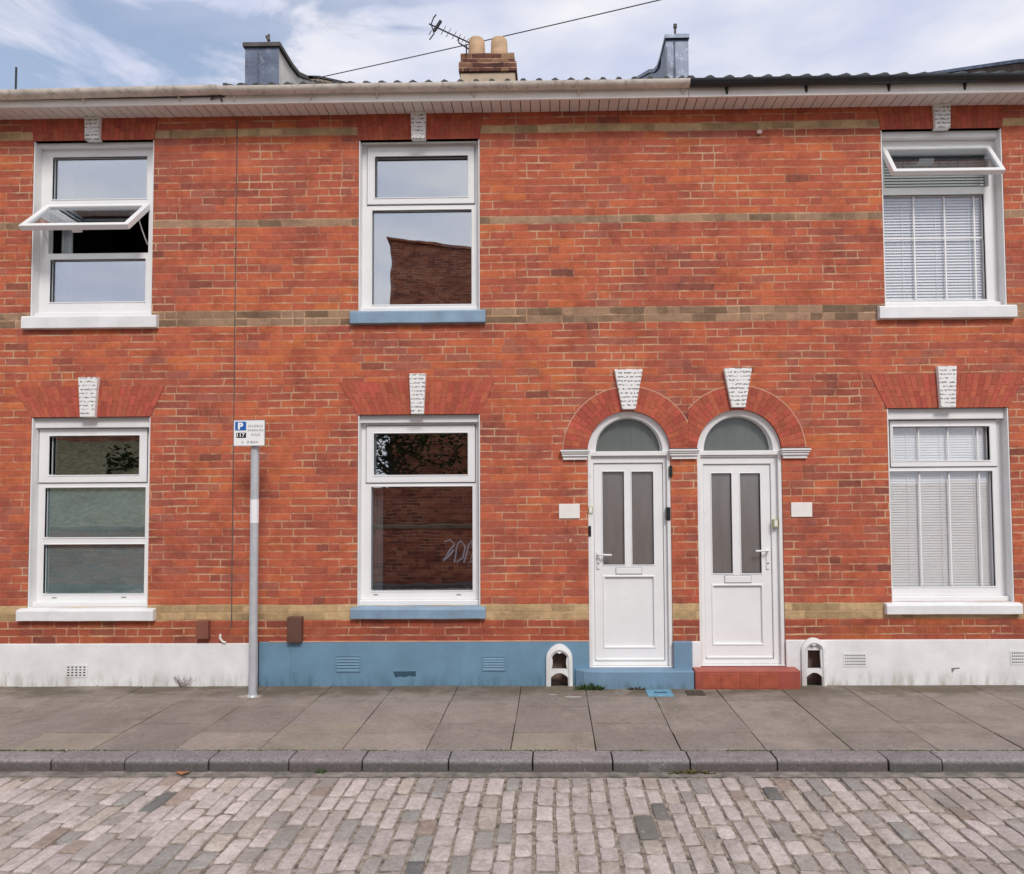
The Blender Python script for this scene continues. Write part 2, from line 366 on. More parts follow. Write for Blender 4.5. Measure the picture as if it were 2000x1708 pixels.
DARKV = plain('dark_void', (.012, .011, .010), .9, .1)
TILE = plain('dark_roof_tile', (.055, .058, .062), .75, .2, 8, .5, dirt=(.11, .11, .09), dirt_amt=.4, bscale=60)
LEAD = plain('lead_sheet', (.15, .18, .25), .42, .35, 4, .3, metal=.35, dirt=(.42, .45, .52), dirt_amt=.8, bscale=25)
PARAP = plain('pale_render_parapet', (.72, .69, .63), .8, .12, 6, .5, dirt=(.22, .17, .12), dirt_amt=.3, bscale=50)
COPE = plain('dark_mortar_coping', (.10, .09, .085), .8, .2, 9, .5)
COPEL = plain('tan_tile_edging', (.50, .40, .28), .8, .2, 9, .5)
POT = plain('buff_terracotta', (.56, .37, .22), .75, .14, 9, .35, dirt=(.3, .2, .13), dirt_amt=.25)
RED_ARCH = tint_mat('rubbed_red_brick', .85, (.80, 1.14), 26, .4, .003, stain=lambda g, P, c: g.mix(g.smooth(g.noise(P, 3, 7, .75), .50, .70, 0, .5), c, (.24, .07, .045, 1)))
REDJOINT = plain('dark_red_joint', (.27, .065, .042), .9, .2)
MORTL = plain('light_mortar_line', (.60, .36, .25), .9, .15)
BROWNPL = plain('brown_plastic_box', (.125, .058, .042), .5, .1, 5, .05)
GALV = plain('galvanised_steel', (.52, .54, .57), .45, .08, 12, .08, metal=.2)
BLK = plain('black_plastic', (.015, .016, .018), .35, .1)
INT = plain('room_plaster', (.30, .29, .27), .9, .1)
INTD = plain('dark_shaded_plaster', (.06, .058, .055), .9, .1)  # darkness of the unlit rooms and halls put into the plaster colour
CURT = plain('pale_curtain_and_reflection', (.55, .57, .60), .9, .1)
BLIND = plain('white_blind_slat', (.76, .77, .77), .6, .03, 3)
GLASS = glass_mat('window_glass', .46)
GLASSD = glass_mat('window_glass_clear', .36, wob=.0012)
GLASSB = glass_mat('window_glass_over_blind', .10, trans=(1, 1, 1))
FILM = plain('teal_reflection_tint', (.36, .50, .50), .4, .08, 3)  # teal of the mirrored street as a plain colour
METW = plain('bright_handle_metal', (.75, .75, .74), .25, .03)
FROST = glass_mat('obscured_door_glass', .34, (.66, .68, .70), (.42, .40, .38), .002, .30, diff=(.22, .20, .18), dw=.7)

def verm_mat():
    """white painted keystone with rows of small worm-like holes, their shade put into the colour"""
    m, t, p = newmat('vermiculated_white_stone'); g = G(t); x, y, z = g.sepv(g.pos()); P = g.pos()
    row = g.m('FLOOR', g.m('DIVIDE', z, .040)); fz = g.m('FRACT', g.m('DIVIDE', z, .040))
    v = g.comb(g.m('MULTIPLY', x, 1.0), g.m('MULTIPLY', row, 3.1), g.m('MULTIPLY', z, 1.2))
    nz = g.noise(v, 42, 2, .7)
    band = g.m('SUBTRACT', 1, g.smooth(g.m('ABSOLUTE', g.m('SUBTRACT', fz, .5)), 0.16, .24))
    face = g.m('LESS_THAN', y, -.040)
    hole = g.m('MULTIPLY', g.m('MULTIPLY', band, face), g.smooth(nz, .49, .53))
    c = g.mix(g.m('MULTIPLY', hole, .82), g.mix(g.noise(P, 12, 4), (.74, .73, .71, 1), (.84, .83, .81, 1)), (.16, .15, .14, 1))  # dark marks carry the shade inside the carved holes
    g.l(c, p.inputs['Base Color']); p.inputs['Roughness'].default_value = .6
    g.l(g.bump(g.m('SUBTRACT', 1, hole), .8, .006), p.inputs['Normal'])
    return m
VERM = verm_mat()

# ------------------------------------------------------------------ ground
def slab_stain(g, P, c):
    x, y, z = g.sepv(P)
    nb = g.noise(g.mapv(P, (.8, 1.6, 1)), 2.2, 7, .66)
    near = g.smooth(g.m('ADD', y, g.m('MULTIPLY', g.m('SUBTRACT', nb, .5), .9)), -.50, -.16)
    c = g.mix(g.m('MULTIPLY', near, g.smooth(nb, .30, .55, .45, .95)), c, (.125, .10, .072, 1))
    c = g.mix(g.smooth(g.noise(P, 2.1, 7, .72), .50, .66, 0, .5), c, (.35, .30, .255, 1))
    c = g.mix(g.smooth(g.noise(P, 1.3, 7, .7), .50, .66, 0, .5), c, (.15, .125, .10, 1))
    ck = g.smooth(g.m('ABSOLUTE', g.m('SUBTRACT', g.noise(P, .9, 8, .62), .5)), .0014, 0, 0, .8); c = g.mix(ck, c, (.06, .05, .04, 1))
    moss = g.m('MULTIPLY', g.smooth(y, -.45, -.08), g.smooth(g.noise(P, 1.6, 5, .6), .55, .68, 0, .55)); c = g.mix(moss, c, (.10, .10, .045, 1))
    gum = g.smooth(g.noise(P, 17, 2, .4), .745, .765, 0, .4); c = g.mix(gum, c, (.33, .30, .27, 1))
    return c
SLAB = tint_mat('paving_slab', .9, (.82, 1.14), 24, .5, .003, stain=slab_stain)
def kerb_stain(g, P, c):
    x, y, z = g.sepv(P)
    lowm = g.m('MULTIPLY', g.smooth(z, -.010, -.040), g.smooth(g.noise(P, 5, 5, .65), .15, .42)); c = g.mix(g.m('MULTIPLY', lowm, .72), c, (.055, .05, .04, 1))
    c = g.mix(g.smooth(g.noise(P, 14, 6, .72), .54, .68, 0, .6), c, (.12, .11, .11, 1))
    c = g.mix(g.smooth(g.noise(P, 20, 5, .7), .60, .72, 0, .5), c, (.40, .37, .36, 1))
    return g.mix(g.smooth(g.noise(P, 2.3, 5, .6), .55, .7, 0, .5), c, (.115, .105, .105, 1))
KERB = tint_mat('granite_kerb', .75, (.55, 1.4), 55, 1.0, .007, speck=(.05, .05, .055), stain=kerb_stain)
def sett_stain(g, P, c):
    c = g.mix(g.smooth(g.noise(P, 1.5, 6, .7), .50, .72, 0, .55), c, (.24, .205, .185, 1))
    c = g.mix(g.smooth(g.noise(P, 5.5, 7, .75), .50, .66, 0, .55), c, (.27, .225, .19, 1))
    c = g.mix(g.smooth(g.noise(P, .8, 6, .7), .48, .66, 0, .4), c, (.25, .21, .17, 1))
    ck = g.smooth(g.m('ABSOLUTE', g.m('SUBTRACT', g.noise(P, 6, 7, .7), .5)), .006, 0, 0, .7); c = g.mix(ck, c, (.09, .075, .065, 1))
    c = g.mix(g.smooth(g.noise(P, 44, 4, .6), .66, .73, 0, .5), c, (.10, .085, .075, 1))
    return g.mix(g.smooth(g.noise(P, 11, 4, .6), .66, .72, 0, .45), c, (.40, .36, .33, 1))
SETT = tint_mat('worn_stone_sett', .85, (.74, 1.2), 40, .9, .006, stain=sett_stain)
BED = plain('gritty_joint_bed', (.31, .262, .215), .95, .45, 22, 1.0, dirt=(.05, .052, .03), dirt_amt=.6, bscale=70)
GRAVEL = plain('gutter_concrete', (.25, .22, .195), .95, .35, 9, 1.0, dirt=(.085, .07, .05), dirt_amt=1.0, bscale=50)
JOINT = plain('earthy_slab_joint', (.035, .032, .022), .95, .4, 14)

RZ = -.085
mb = MB()
cols = []; px_k = W(997.5, 1464, -1.76).x
PITCH = .621
for k in range(-15, 16):
    xa = px_k+k*PITCH; xb = xa+PITCH
    ysp = [-1.768, -1.37, -.70, -.02] if k % 2 == 0 else [-1.768, -1.145, -.53, -.02]
    if k % 5 == 3: ysp = [-1.768, -1.40, -.53, -.02]
    for i in range(3):
        t = random.uniform(.90, 1.10); tone = (.262*t, .224*t, .198*t)
        if i == 0 and k % 2 == 0 and k < 1: tone = tuple(c*1.13 for c in tone)
        if i == 0 and random.random() < .2: tone = (.29, .252, .205)
        gp = .0035; j = lambda: random.uniform(-.0035, .0035)
        x0, x1, y0, y1 = xa+gp, xb-gp, ysp[i]+gp*2.2, ysp[i+1]-gp*2.2
        c = [(x0+j(), y0+j()*.5), (x1+j(), y0+j()*.5), (x1+j(), y1+j()), (x0+j(), y1+j())]
        zc = [random.uniform(-.003, .002) for _ in range(4)]
        mb.add([(a, b, zz) for (a, b), zz in zip(c, zc)]+[(a, b, -.05) for a, b in c], [(0, 1, 2, 3), (0, 4, 5, 1), (1, 5, 6, 2), (2, 6, 7, 3), (3, 7, 4, 0)], 0, tone)
mb.add([(-9.6, -1.768, -.012), (10, -1.768, -.012), (10, .3, -.012), (-9.6, .3, -.012)], [(0, 1, 2, 3)], 1)
pav = mb.build('pavement', [SLAB, JOINT], tint=True, bevel=.0025, origin=(0, -.9, 0)); tag(pav, kind='structure')

# kerb of separate stones, rounded front arris
mb = MB(); kx = [-9.4, -8.5, -7.8]
for p_ in (-900, -640, -400, -200, -60, 95, 240, 405, 562, 706, 875, 1040, 1197, 1349, 1520, 1738, 1843, 2060, 2230, 2400, 2640, 2900): kx.append(W(p_, 1486, -1.96).x)
kx = sorted(k for k in kx if k > -9.5) + [8.4, 9.3]
for a, b in zip(kx, kx[1:]):
    t = random.uniform(.9, 1.12); tn = (.26*t, .24*t, .245*t)
    if random.random() < .4: tn = (.28*t, .245*t, .25*t)
    a0, b0 = a+.006, b-.006; yo = random.uniform(-.006, .006); zo = random.uniform(-.004, .004)
    prof = [(-1.775, 0), (-1.918+yo, -.001), (-1.932+yo, -.004), (-1.940+yo, -.010), (-1.944+yo, -.020), (-1.948+yo, -.13), (-1.775, -.13)]
    n = len(prof); M_ = 22; vv = []; ff = []
    for q in range(M_+1):
        xx = a0+(b0-a0)*q/M_; wv = noise.noise(Vector((xx*3, 1, 0)))*.008+noise.noise(Vector((xx*17, 4, 0)))*.004
        e = .004 if q in (0, M_) else 0
        vv += [(xx, y_+(wv if i in (1, 2, 3, 4, 5) else 0)+(e if 0 < i < 6 else 0), z_+zo-(e if i < 5 else 0)) for i, (y_, z_) in enumerate(prof)]
    for q in range(M_):
        for i in range(n-1): ff.append((q*n+i, q*n+i+1, (q+1)*n+i+1, (q+1)*n+i))
    ff += [tuple(range(n)), tuple(M_*n+i for i in range(n))[::-1]]
    mb.add(vv, ff, 0, tn)
mb.add([(-9.6, -1.944, -.10), (10, -1.944, -.10), (10, -1.76, -.016), (-9.6, -1.76, -.016)], [(0, 1, 2, 3)], 1)
kb = mb.build('kerb', [KERB, JOINT], tint=True, smooth=True, origin=(0, -1.87, 0)); tag(kb, kind='structure')

# setted road
mb = MB()
cw_ = .114; x = -9.3
while x < 9.3:
    wdt = cw_*random.uniform(.86, 1.14); y = -2.035-random.uniform(0, .02)
    while y > -7.4:
        ln = random.choice([.15, .18, .21, .24, .27, .31])*random.uniform(.9, 1.08)
        lx = 1 if x > -2.2 else 0
        gap = random.uniform(.010, .022) if lx else random.uniform(.005, .011)
        cx, cy = x+wdt/2, y-ln/2; hw, hl = wdt/2-gap/2, ln/2-gap*.30
        cx += noise.noise(Vector((x*.5, cy*.9, 5)))*.05+noise.noise(Vector((x*3, cy*3, 9)))*.010
        r = random.random()
        if r < .68: tn = Vector((.52, .455, .43))
        elif r < .80: tn = Vector((.475, .415, .365))
        elif r < .92: tn = Vector((.37, .33, .31))
        elif r < .965: tn = Vector((.33, .315, .295))
        elif r < .99: tn = Vector((.33, .26, .22))
        else: tn = Vector((.16, .165, .16))
        lowf = noise.noise(Vector((cx*.6, cy*.6, 2)))
        tn = tn*random.uniform(.88, 1.10)*(1+.22*lowf)
        K = 20; o1 = []; wob = random.uniform(.015, .085 if lx else .045)
        ex = random.choice([5, 9, 14, 20, 26]); skx, sky_ = random.uniform(-.05, .05), random.uniform(-.05, .05)
        for k in range(K):
            th = math.pi/2*(k//5)+math.pi/2*[.12, .38, .5, .62, .88][k % 5]; c_, s_ = math.cos(th), math.sin(th)
            rr = (abs(c_)**ex+abs(s_)**ex)**(-1/ex)*(1+random.uniform(-wob, wob*.3))
            o1.append((cx+hw*(c_*rr+skx*s_*rr), cy+hl*(s_*rr+sky_*c_*rr)))
        zt = RZ+random.uniform(-.004, .005); tx, ty = random.uniform(-.04, .04), random.uniform(-.03, .03)
        vv = []
        for (sc_, dz) in ((1.0, -.022), (.985, -.004), (.93, 0), (.5, .0015)):
            vv += [(cx+(a-cx)*sc_, cy+(b_-cy)*sc_, zt+dz+(a-cx)*tx+(b_-cy)*ty) for a, b_ in o1]
        ff = [(i*K+k, i*K+(k+1) % K, (i+1)*K+(k+1) % K, (i+1)*K+k) for i in range(3) for k in range(K)]+[tuple(3*K+k for k in range(K))]
        mb.add(vv, ff, 0, tuple(tn)); y -= ln
    x += wdt
# bed between the setts: a fine uneven sheet
nx, ny = 240, 90; b0 = len(mb.v)
for j in range(ny+1):
    for i in range(nx+1):
        X, Y = -9.6+19.2*i/nx, -2.01-5.7*j/ny
        mb.v.append((X, Y, RZ-.0075+noise.noise(Vector((X*5, Y*5, 0)))*.005))
for j in range(ny):
    for i in range(nx): mb.f.append([b0+j*(nx+1)+i, b0+j*(nx+1)+i+1, b0+(j+1)*(nx+1)+i+1, b0+(j+1)*(nx+1)+i]); mb.m.append(1); mb.c.append((1, 1, 1))
mb.add([(-9.6, -2.03, RZ-.004), (9.6, -2.03, RZ-.004), (9.6, -1.93, RZ-.001), (-9.6, -1.93, RZ-.001)], [(0, 1, 2, 3)], 2)
road = mb.build('road', [SETT, BED, GRAVEL], tint=True, smooth=True, origin=(0, -4.5, RZ)); tag(road, kind='structure')
# wide ground sheet
gm = plain('far_ground', (.16, .15, .12), .95, .3, 1.2)
gr = MB().add([(-300, -300, -.22), (300, -300, -.22), (300, 300, -.22), (-300, 300, -.22)], [(0, 1, 2, 3)]).build('ground', gm, origin=(0, 0, -.22)); tag(gr, kind='structure')

# ------------------------------------------------------------------ the three houses
XA = W(458, 700).x; XB = W(1342, 700).x; WID = XB-XA; XL = XA-WID; XR = XB+WID
GRP = 'red brick terraced houses of one row'
HA = thing('terraced_house', ((XL+XA)/2, 0, 0), 'leftmost red brick house, white plinth, middle pane of its upper window propped open', 'house', GRP)
HB = thing('terraced_house', ((XA+XB)/2, 0, 0), 'middle red brick house with blue sills, blue plinth and a brick chimney with two pots', 'house', GRP)
HC = thing('terraced_house', ((XB+XR)/2, 0, 0), 'right red brick house with black gutter, red doorstep and white blinds in its windows', 'house', GRP)
EAVE = 5.735

def opening(top, bot, lx, rx):   # measured: y of top, y of sill top, x left / right at mid-height
    my = (top+bot)/2; mx_ = (lx+rx)/2
    return (W(lx, my).x, W(rx, my).x, W(mx_, bot).z, W(mx_, top).z)
OP = {'UL': opening(275, 617, 62, 298.5), 'UM': opening(273, 607, 700, 937), 'UR': opening(252, 597, 1724, 1962),
      'LL': opening(815, 1188, 57, 291), 'LM': opening(810, 1185, 698, 938), 'LR': opening(797, 1177, 1737, 1976)}
def avg(*k):
    return sum(k)/len(k)
# same heights right across the terrace
zt = avg(*[OP[k][3] for k in ('UL', 'UM', 'UR')]); D1 = W(1229, 1290); 
# doors
def door_geo(xl, xr, yspr, ytop, ybot):
    x0, x1 = W(xl, 1000).x, W(xr, 1000).x; zs = W((xl+xr)/2, yspr).z; zb = W((xl+xr)/2, ybot).z
    return dict(x0=x0, x1=x1, cx=(x0+x1)/2, r=(x1-x0)/2, zs=zs, zb=zb)
DB = door_geo(1148.5, 1311, 882, 803, 1303); DC = door_geo(1363, 1529, 880, 799, 1300)
DB['zs'] = DC['zs'] = avg(DB['zs'], DC['zs'])

def wall(house, x0, x1, rects, door, name='wall', bump_h=EAVE+.06):
    mb = MB(); holes = list(rects); d = door
    if d: holes.append((d['x0'], d['x1'], -.2, d['zs']+d['r']+.02))
    mb.plate((x0, x1, -.2, bump_h), holes, 0, .24, 0, back=False)
    # the brick above a semicircular head
    if d:
        n = 28; zt_ = d['zs']+d['r']+.02
        for i in range(n):
            a0, a1 = math.pi-math.pi*i/n, math.pi-math.pi*(i+1)/n
            xa, xb = d['cx']+d['r']*math.cos(a0), d['cx']+d['r']*math.cos(a1)
            za, zb = d['zs']+d['r']*math.sin(a0), d['zs']+d['r']*math.sin(a1)
            mb.add([(xa, 0, za), (xb, 0, zb), (xb, 0, zt_), (xa, 0, zt_)], [(0, 1, 2, 3)])
            mb.add([(xa, 0, za), (xb, 0, zb), (xb, .24, zb), (xa, .24, za)], [(0, 1, 2, 3)])
    # back and flank walls
    mb.box(x0+.002, x0+.10, .26, 8, -.2, 5.70); mb.box(x1-.10, x1-.002, .26, 8, -.2, 5.70); mb.box(x0+.1, x1-.1, 7.9, 8, -.2, 5.70)
    return mb.build(name, BRICK, house, origin=((x0+x1)/2, 0, 0))

SC1 = (W(1075, 1300).x, W(1109, 1300).x, -.04, W(1092, 1273).z)      # scraper recesses
SC2 = (W(1574, 1300).x, W(1606, 1300).x, -.04, W(1590, 1270).z)
wA = wall(HA, XL, XA-.001, [OP['UL'], OP['LL']], None)
wB = wall(HB, XA, XB-.001, [OP['UM'], OP['LM'], SC1], DB)
wC = wall(HC, XB, XR, [OP['UR'], OP['LR'], SC2], DC)

# rooms behind the openings
def room(house, o, mat, deep=2.6, extra=.5):
    x0, x1, z0, z1 = o[0]-extra, o[1]+extra, o[2]-.4, o[3]+.15
    v = [(x, y, z) for x in (x0, x1) for y in (.245, deep) for z in (z0, z1)]
    return MB().add(v, [(0, 1, 3, 2), (4, 6, 7, 5), (2, 3, 7, 6), (0, 2, 6, 4), (1, 5, 7, 3)]).build('room_interior', mat, house)
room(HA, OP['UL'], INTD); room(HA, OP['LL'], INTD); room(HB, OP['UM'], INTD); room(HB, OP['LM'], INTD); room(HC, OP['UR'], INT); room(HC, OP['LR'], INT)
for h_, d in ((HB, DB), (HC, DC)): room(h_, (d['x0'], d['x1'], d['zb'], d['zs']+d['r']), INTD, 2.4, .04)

def fr(l, t, r, b, y): # photo rectangle -> world rectangle on the plane y
    mx_, my = (l+r)/2, (t+b)/2
    return (W(l, my, y).x, W(r, my, y).x, W(mx_, b, y).z, W(mx_, t, y).z)
YF = .105   # front of the window frames
def shrink(r, d): return (r[0]+d, r[1]-d, r[2]+d, r[3]-d)
def panel(mat, r, y, parent, name='glass_pane'):
    return MB().box(r[0], r[1], y, y+.006, r[2], r[3]).build(name, mat, parent)

def window(house, key, frame, panes, sashes, sill, sillmat, glass, headz=None, label=None, cillz=None, rooms=None, jamb='L'):
    """frame, panes, sashes: photo rectangles on the frame plane"""
    o = OP[key]; fx = fr(*frame, YF); P_ = [fr(*p, YF) for p in panes]; S_ = [fr(*s, YF) for s in sashes]
    holes = [p for p in P_ if not any(s[0] < (p[0]+p[1])/2 < s[1] and s[2] < (p[2]+p[3])/2 < s[3] for s in S_)]+[shrink(s, .006) for s in S_]
    fo = (o[0]+.002, o[1]-.002, cillz or o[2]+.05, headz or fx[3])
    mb = MB().plate(fo, holes, YF, YF+.07)
    # the glazing-bead step round each fixed pane
    win = mb.build('window', UPVC, house, bevel=.004)
    if label: win['label'] = label
    for s in S_:
        inner = [p for p in P_ if s[0] < (p[0]+p[1])/2 < s[1] and s[2] < (p[2]+p[3])/2 < s[3]]
        MB().plate(s, inner, YF-.016, YF+.05).build('sash', UPVC, win, bevel=.005)
        MB().plate((s[0]-.006, s[1]+.006, s[2]-.006, s[3]+.006), [s], YF-.0025, YF+.02).build('gasket', BLK, win)
    for p in P_:
        bead = shrink(p, -.012); MB().plate(bead, [shrink(p, .0)], YF-.022 if any(s[2] < p[2] < s[3] for s in S_) else YF-.007, YF+.03).build('glazing_bead', UPVC, win, bevel=.004)
        panel(glass, shrink(p, -.004), YF+.034, win)
    # head board between the arch and the frame
    MB().box(o[0]+.002, o[1]-.002, .045, YF+.06, fo[3]+.0, o[3]+.03).build('head_board', WHITE, win, bevel=.004)
    # projecting sub-cill
    MB().box(o[0]+.004, o[1]-.004, .055, YF+.07, o[2], fo[2]).build('sub_cill', UPVC, win, bevel=.006, seg=2)
    # painted jamb linings
    for xx in (o[0]+.0015, o[1]-.0135):
        MB().box(xx, xx+.012, .004, YF, o[2]+.001, o[3]-.001).build('jamb_lining', WHITE, win, bevel=.002)
    s = sill; sl = (W(s[0], (s[1]+s[3])/2, -.05).x, W(s[2], (s[1]+s[3])/2, -.05).x, W((s[0]+s[2])/2, s[3], -.055).z, o[2])
    b = MB(); x0, x1, z0, z1 = sl
    prof = [(-.055, z0+.006), (-.05, z0), (.05, z0), (.05, z1), (.02, z1+.004), (-.042, z1-.010), (-.055, z1-.022)]
    vv = []; K = 14
    for q in range(K+1):
        xx = x0+(x1-x0)*q/K; wv = noise.noise(Vector((xx*4, z0, 3)))*.003
        vv += [(xx, y_+wv*(y_ < 0), z_+wv) for y_, z_ in prof]
    n = len(prof); ff = [(q*n+i, q*n+(i+1) % n, (q+1)*n+(i+1) % n, (q+1)*n+i) for q in range(K) for i in range(n)]+[tuple(range(n)), tuple(K*n+i for i in range(n))]
    b.add(vv, ff).build('sill', sillmat, win, bevel=.004)
    return win

wUL = window(HA, 'UL', (75, 292, 298, 604), [(103, 307, 287, 389), (98, 507, 284, 590)], [], (41, 617, 305, 641), SILLW, GLASS,
             label='white window with its middle top-hung sash pushed open')
wUM = window(HB, 'UM', (712, 283, 935, 600), [(733, 307, 914, 387), (727, 411, 921, 595)], [(718, 288, 927, 400)], (683, 607, 948, 631), SILLB, GLASS)
wUR = window(HC, 'UR', (1722, 275, 1945, 587), [(1727, 381, 1924, 586)], [], (1718, 597, 1987, 621), SILLW, GLASSB,
             label='white window with its top sash pushed open over a white blind')
wLL = window(HA, 'LL', (66, 837, 291, 1165), [(98, 852, 274, 928), (88, 953, 284, 1050), (85, 1064, 282, 1160)], [(78, 838, 288, 943)], (31, 1188, 299, 1214), SILLW, GLASSD)
wLM = window(HB, 'LM', (712, 827, 935, 1168), [(731, 847, 914, 928), (725, 951, 923, 1154)], [(716, 832, 928, 943)], (684, 1185, 948, 1210), SILLB, GLASSD)
wLR = window(HC, 'LR', (1737, 820, 1955, 1150), [(1743, 834, 1931, 900), (1740, 921, 1941, 1146)], [(1738, 822, 1945, 912)], (1732, 1177, 1998, 1201), SILLW, GLASSB)

# openings for the two hung sashes: cut by rebuilding the frame plate with the extra hole
def recut(win, key, headpy, holes_px, cill=.05):
    o = OP[key]; mxp = 180 if key == 'UL' else 1835
    fo = (o[0]+.002, o[1]-.002, o[2]+cill, W(mxp, headpy, YF).z)
    base = WPOS[win.name]; mb = MB().plate(fo, [fr(*h, YF) for h in holes_px], YF, YF+.07)
    me = bpy.data.meshes.new('window'); me.from_pydata([tuple(Vector(v)-base) for v in mb.v], [], mb.f); me.materials.append(UPVC)
    bm = bmesh.new(); bm.from_mesh(me); bmesh.ops.remove_doubles(bm, verts=bm.verts, dist=1e-5); bmesh.ops.recalc_face_normals(bm, faces=bm.faces); bm.to_mesh(me); bm.free()
    win.data = me
recut(wUL, 'UL', 292, [(103, 307, 287, 389), (95, 401, 290, 495), (98, 507, 284, 590)])
recut(wUR, 'UR', 275, [(1727, 290, 1930, 366), (1727, 381, 1924, 586)])
def hung_sash(win, r, ang, label, border=.052):
    """top-hung sash, hinge along its top edge, swung out"""
    x0, x1, z0, z1 = r; hz, hy = z1-.004, YF-.012
    c, s_ = math.cos(ang), math.sin(ang)
    def f(v):
        dz, dy = v.z-hz, v.y-hy
        return Vector((v.x, hy+dy*c+dz*s_, hz+dz*c-dy*s_))
    inner = (x0+border, x1-border, z0+border, z1-border)
    sh = MB().plate(r, [inner], hy, hy+.055).xform(f).build('open_sash', UPVC, win, bevel=.004); sh['label'] = label
    MB().box(inner[0]-.004, inner[1]+.004, hy+.02, hy+.026, inner[2]-.004, inner[3]+.004).xform(f).build('glass_pane', GLASSD, win)
    MB().box(r[0]+.012, r[1]-.012, hy+.055, hy+.064, z0+.014, z1-.014).plate(r, [inner], hy+.055, hy+.056) if False else None
    return f, sh
def hole_rect(px): return fr(*px, YF)
rA = hole_rect((91, 399, 293, 497)); fA, shA = hung_sash(wUL, rA, math.radians(46), 'white sash pushed out at its bottom edge')
rC = hole_rect((1722, 286, 1934, 368)); fC, shC = hung_sash(wUR, rC, math.radians(33), 'white top sash pushed out at its bottom edge', .045)
# friction stays and handle of the left one
mb = MB()
for xx in (rA[0]+.03, rA[1]-.03):
    p0 = Vector((xx, YF+.01, rA[2]+.10)); p1 = fA(Vector((xx, YF+.03, rA[3]-.25)))
    MB().tube([p0, (p0+p1)/2+Vector((0, -.01, .0)), p1], .006, 6).build('friction_stay', METW, wUL)
MB().box(avg(rA[0], rA[1])-.05, avg(rA[0], rA[1])+.05, YF+.045, YF+.075, rA[2]+.012, rA[2]+.034).xform(fA).build('handle', UPVC, wUL, bevel=.006)
# small drain slots and latch marks on the bottom rails
for win, spots in ((wLL, [(107, 1168), (243, 1167)]), (wLM, [(735, 1162), (897, 1162)])):
    for px, py in spots:
        q = W(px, py, YF); MB().box(q.x-.028, q.x+.018, YF-.004, YF+.004, q.z-.003, q.z+.003).build('drain_slot', COPE, win)

TEALG = glass_mat('teal_reflection_glass', .36, trans=(.5, .6, .6), wob=.0014, diff=(.16, .235, .235), dw=.85, stk=(.35, 1, 1.1))  # teal street reflection put into the pane colour
for o_ in [c for c in wLL.children if c.name.startswith('glass_pane')][1:]: o_.data.materials[0] = TEALG; o_['label'] = 'pane with a pale teal reflection put into its colour'
# a curtain and a pale reflection strip inside two windows
def curtain(house, x0, x1, z0, z1, y, mat, label, grp=None):
    b = MB(); n = 14; vv = []
    for i in range(n+1):
        xx = x0+(x1-x0)*i/n; yy = y+.012*math.sin(i*1.9)
        vv += [(xx, yy, z0), (xx, yy, z1)]
    b.add(vv, [(2*i, 2*i+2, 2*i+3, 2*i+1) for i in range(n)])
    o = b.build('curtain', mat); s_ = o.modifiers.new('s', 'SOLIDIFY'); s_.thickness = .004
    return tag(o, label, 'curtain', grp)
q = OP['UL']; curtain(HA, q[0]+.10, q[0]+.21, q[2], q[3]-.08, .30, CURT, 'pale curtain at the left edge inside the upper window with the open middle sash')
q = OP['LM']; curtain(HB, q[0]+.06, q[0]+.20, q[2], q[3]-.55, .22, CURT, 'pale curtain edge inside the ground floor window above the blue plinth')  # strip added to stand for a white reflection, built like the curtain

# white glazing bars and blinds in the right-hand windows
def bars(win, xs, zs, r, y):
    for xx in xs: MB().box(xx-.007, xx+.007, y, y+.008, r[2], r[3]).build('glazing_bar', UPVC, win)
    for zz in zs: MB().box(r[0], r[1], y+.001, y+.009, zz-.006, zz+.006).build('glazing_bar', UPVC, win)
r1 = fr(1727, 381, 1924, 586, YF); bars(wUR, [W(p, 484, YF+.03).x for p in (1786, 1846, 1904)], [W(1825, 466, YF+.03).z], r1, YF+.025)
r2 = fr(1740, 921, 1941, 1146, YF); bars(wLR, [W(p, 1030, YF+.03).x for p in (1798, 1856, 1915)], [], r2, YF+.025)
r3 = fr(1743, 834, 1931, 900, YF); bars(wLR, [W(p, 866, YF+.03).x for p in (1794, 1851, 1909)], [], r3, YF+.025)
def blind(o, label, pitch, tilt, ztop, zbot, y=.168):
    root = thing('venetian_blind', ((o[0]+o[1])/2, y, zbot), label, 'window blind')
    b = MB(); z = zbot+.03; n = int((ztop-.06-zbot)/pitch); w = pitch*1.12/2
    for i in range(n):
        zc = zbot+.03+i*pitch; t = math.radians(tilt+random.uniform(-1.5, 1.5))
        if 14 < i < 22 and tilt < 60: t += math.radians(-9)
        dy, dz = w*math.cos(t), w*math.sin(t)
        b.add([(o[0]+.02, y-dy, zc-dz), (o[1]-.02, y-dy, zc-dz), (o[1]-.02, y+dy, zc+dz), (o[0]+.02, y+dy, zc+dz)], [(0, 1, 2, 3)])
        b.add([(o[0]+.02, y-dy, zc-dz-.002), (o[1]-.02, y-dy, zc-dz-.002), (o[1]-.02, y+dy, zc+dz-.002), (o[0]+.02, y+dy, zc+dz-.002)], [(3, 2, 1, 0)])
    b.build('slats', BLIND, root)
    MB().box(o[0]+.015, o[1]-.015, y-.028, y+.028, ztop-.06, ztop-.01).build('headrail', BLIND, root, bevel=.004)
    MB().box(o[0]+.02, o[1]-.02, y-.02, y+.02, zbot, zbot+.018).build('bottom_rail', BLIND, root, bevel=.004)
    cb = MB()
    for k in (.22, .5, .78):
        xx = o[0]+(o[1]-o[0])*k; cb.box(xx-.0015, xx+.0015, y-.020, y-.0185, zbot+.01, ztop-.03)
    cb.build('ladder_cord', BLIND, root)
blind(OP['UR'], 'white slatted blind behind the upper right window with the open top sash',   .030, 64, OP['UR'][3]-.02, OP['UR'][2]+.03)
